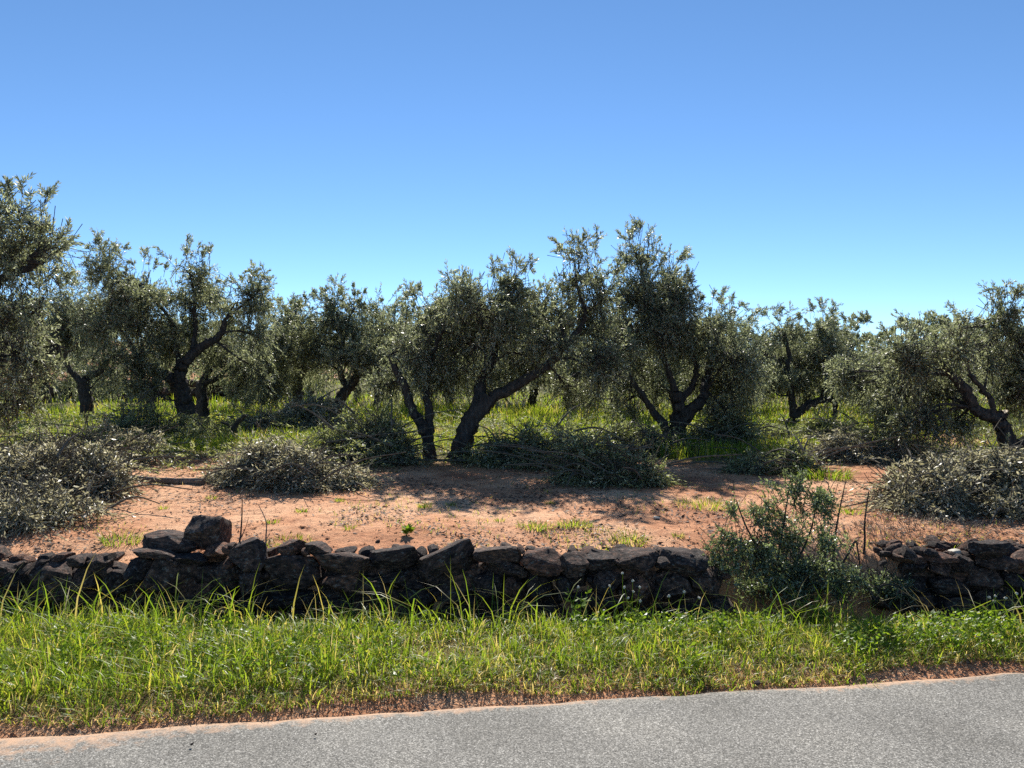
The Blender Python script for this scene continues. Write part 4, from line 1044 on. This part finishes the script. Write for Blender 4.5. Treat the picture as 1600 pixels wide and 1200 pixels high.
tuft('thin dry weeds on soil between the bare stems and the rubble', 1370, 5.95, 260, .08, .3, 11, dry=.6, wide=.004, mat='litter')
tuft('short yellowing grass along the back of the wall before the tree shadow', 930, 5.95, 260, .05, .4, 12, dry=.35)
for i, (px, d, lab) in enumerate([
        (545, 6.2, 'tiny grass tuft left of the broad leaved seedling and level with it'), (530, 7.5, 'tiny grass tuft on soil just below the right end of the low grey heap'),
        (425, 6.4, 'tiny grass tuft right beside the thin bent dry stem'), (255, 7.2, 'tiny grass tuft below the middle of the fallen grey branch'),
        (780, 6.5, 'tiny grass tuft left of the larger tuft pair'), (350, 6.4, 'tiny grass tuft left of the tall forked dry stem'),
        (860, 7.4, 'tiny grass tuft in tree shade behind the larger tuft pair'), (1060, 6.0, 'tiny grass tuft close to the left side of the wall shrub'),
        (330, 7.7, 'tiny grass tuft below the thick end of the fallen grey branch'), (705, 7.3, 'tiny grass tuft right of the bright lone tuft'),
        (470, 6.9, 'tiny grass tuft midway between low grey heap and small pointed wall stones')]):
    tuft(lab, px, d, 40, .05, .05, 20 + i, 'tiny tufts scattered on the soil', .25)

def weed(label, name, px, d, stems, h, leaf, seed, z=None):
    """a broad leaved plant: upright stems with paired leaves, each stem and its leaves a part"""
    rg = np.random.default_rng(seed); X = (px - CX) / F_PX * d
    org = np.array([X, d, float(gz(X, d))]); t = root(name, org, label, 'plant')
    for s in range(stems):
        a = rg.uniform(0, 6.28); top = org + np.array([math.cos(a) * h * .25, math.sin(a) * h * .2, h * rg.uniform(.75, 1.1)])
        c = catmull([org, (org + top) / 2 + rg.normal(0, .01, 3), top], 8); b = Buf(); tube(b, c, np.linspace(.003, .0015, 8), 5, 0, rg)
        b.t = [np.full(len(x), .3) for x in b.t]; link('stem', b.mesh('stem', M['grass'], org), t)
        lf = Buf(); m = 16; tt = rg.uniform(.25, 1, m); ps = c[(tt * 7).astype(int)]
        ph = rg.uniform(0, 6.28, m); dv = norm(np.stack([np.cos(ph), np.sin(ph), rg.uniform(.1, .8, m)], 1)); ll = leaf * rg.uniform(.6, 1.1, m)
        v, f, ti = leaf_quads(ps, dv, np.tile([0, 0, 1.0], (m, 1)), rg, ll, ll * .42, np.clip(rg.normal(.35, .1, m), 0, 1)); lf.add(v, f, 4, ti)
        link('leaves', lf.mesh('leaves', M['grass'], org), t)
    return t
weed('leafy green weed rising above the verge grass in front of the wall', 'leafy_weed', 905, 4.95, 3, .30, .06, 1)
weed('leafy weed in the verge grass below the shrub', 'leafy_weed', 1285, 4.95, 4, .26, .06, 2)
weed('bright broad leaved seedling on the bare soil behind the wall', 'seedling', 635, 6.05, 3, .07, .07, 3)
weed('pale leafed weed between the flower stalks and the right wall', 'leafy_weed', 1000, 4.95, 3, .20, .04, 4)

def seed_plant(label, px, d, heads, seed):
    rg = np.random.default_rng(seed); X = (px - CX) / F_PX * d
    org = np.array([X, d, float(gz(X, d))]); t = root('wild_flower', org, label, 'flower', 'pale seed heads on thin stalks')
    for (hx, hy) in heads:
        top = P(hx, hy, d); c = catmull([org + rg.normal(0, .02, 3) * np.array([1, 1, 0]), (org + top) / 2 + rg.normal(0, .012, 3), top], 8)
        b = Buf(); tube(b, c, np.full(8, .0013), 4, 0, rg); b.t = [np.full(len(x), .5) for x in b.t]
        st = link('stalk', b.mesh('stalk', M['grass'], org), t)
        bm = bmesh.new(); bmesh.ops.create_icosphere(bm, subdivisions=2, radius=.0085)
        for v in bm.verts: v.co *= 1 + .28 * rg.normal()
        me = bpy.data.meshes.new('flower_head'); bm.to_mesh(me); bm.free(); me.materials.append(M['seed'])
        hd = link('flower_head', me, st); hd.location = top - org
seed_plant('cluster of pale round seed heads on tall stalks before the flat topped stone', 985, 4.98, [(973, 896), (953, 916), (989, 908), (1000, 918), (982, 935), (990, 925), (976, 918), (1001, 940)], 1)
seed_plant('two pale seed heads on thin stalks left of the leafy weed', 900, 5.0, [(904, 918), (944, 955)], 2)
seed_plant('small seed heads on stalks under the last stones of the left wall', 1050, 5.0, [(1046, 932), (1070, 925), (1093, 935)], 3)
seed_plant('group of pale seed heads in front of the short rubble wall', 1560, 4.98, [(1557, 932), (1548, 934), (1573, 935), (1590, 928), (1555, 940)], 4)

# the single pink bindweed flower
c = P(979, 995, 4.55); gzc = float(gz(c[0], c[1]))
fl = root('pink_flower', (c[0], c[1], gzc), 'single pale pink bindweed flower in the verge grass', 'flower')
b = Buf(); tube(b, catmull([np.array([c[0] + .01, c[1], gzc]), c - np.array([0, 0, .03]), c], 6), np.full(6, .0013), 4); b.t = [np.full(len(x), .4) for x in b.t]
link('stalk', b.mesh('stalk', M['grass'], fl.location), fl)
for k in range(5):
    a = k * 1.2566; b = Buf(); rr = .021
    tl = Matrix.Rotation(R(50), 3, 'X')
    def pt(r_, a_, z_): return np.array(tl @ Vector((r_ * math.cos(a_), r_ * math.sin(a_), z_))) + c
    b.add(np.array([pt(0, 0, -.012), pt(rr * .6, a - .55, -.002), pt(rr, a - .4, .004), pt(rr * 1.08, a, .003), pt(rr, a + .4, .004), pt(rr * .6, a + .55, -.002)]), np.array([[0, 1, 2, 3, 4, 5]]), 6)
    link('petal', b.mesh('petal', M['petal'], fl.location), fl)

# small white plastic tube on the sand
X, d = (50 - CX) / F_PX * 5.62, 5.62
zz = float(ground_z(np.array([X]), np.array([d]))[0])
tb = root('plastic_tube', (X, d, zz), 'small white plastic tube lying on the sandy soil at left', 'litter')
def lathe(prof, mat, nm):
    b = Buf(); n = 14; a = np.linspace(0, 2 * math.pi, n, endpoint=False)
    v = np.vstack([np.stack([np.full(n, px_), r_ * np.cos(a), r_ * np.sin(a)], 1) for px_, r_ in prof]); m = len(prof)
    i = np.arange(m - 1)[:, None] * n; j = np.arange(n)[None, :]
    b.add(v, np.stack([i + j, i + (j + 1) % n, i + n + (j + 1) % n, i + n + j], -1).reshape(-1, 4), 4)
    o = link(nm, b.mesh(nm, mat, (0, 0, 0), False), tb); o.location = (0, 0, .014); o.rotation_euler = (0, 0, .15); return o
lathe([(-.035, 0), (-.035, .011), (-.032, .013), (.022, .013), (.026, .011), (.028, .0085)], M['white_plastic'], 'tube_body')
lathe([(.028, 0), (.028, .0095), (.046, .0095), (.047, 0)], M['stone'], 'end_cap')

for (px, py, w, lab) in [(298, 1166, 5, 'dark pebble on the asphalt near the sandy edge at left'), (492, 1150, 4, 'small dark pebble on the asphalt below the verge'), (1184, 1071, 9, 'pale pebble at the asphalt edge below the shrub')]:
    d = F_PX * (CAM_H - .016) / (py - HY); X = (px - CX) / F_PX * d; w = w / F_PX * d
    o = link('pebble', small_pool[2], None, lab, 'pebble', 'pebbles on the road', None, (X, d, .016 + w * .3)); o.scale = (w, w, w * .7)
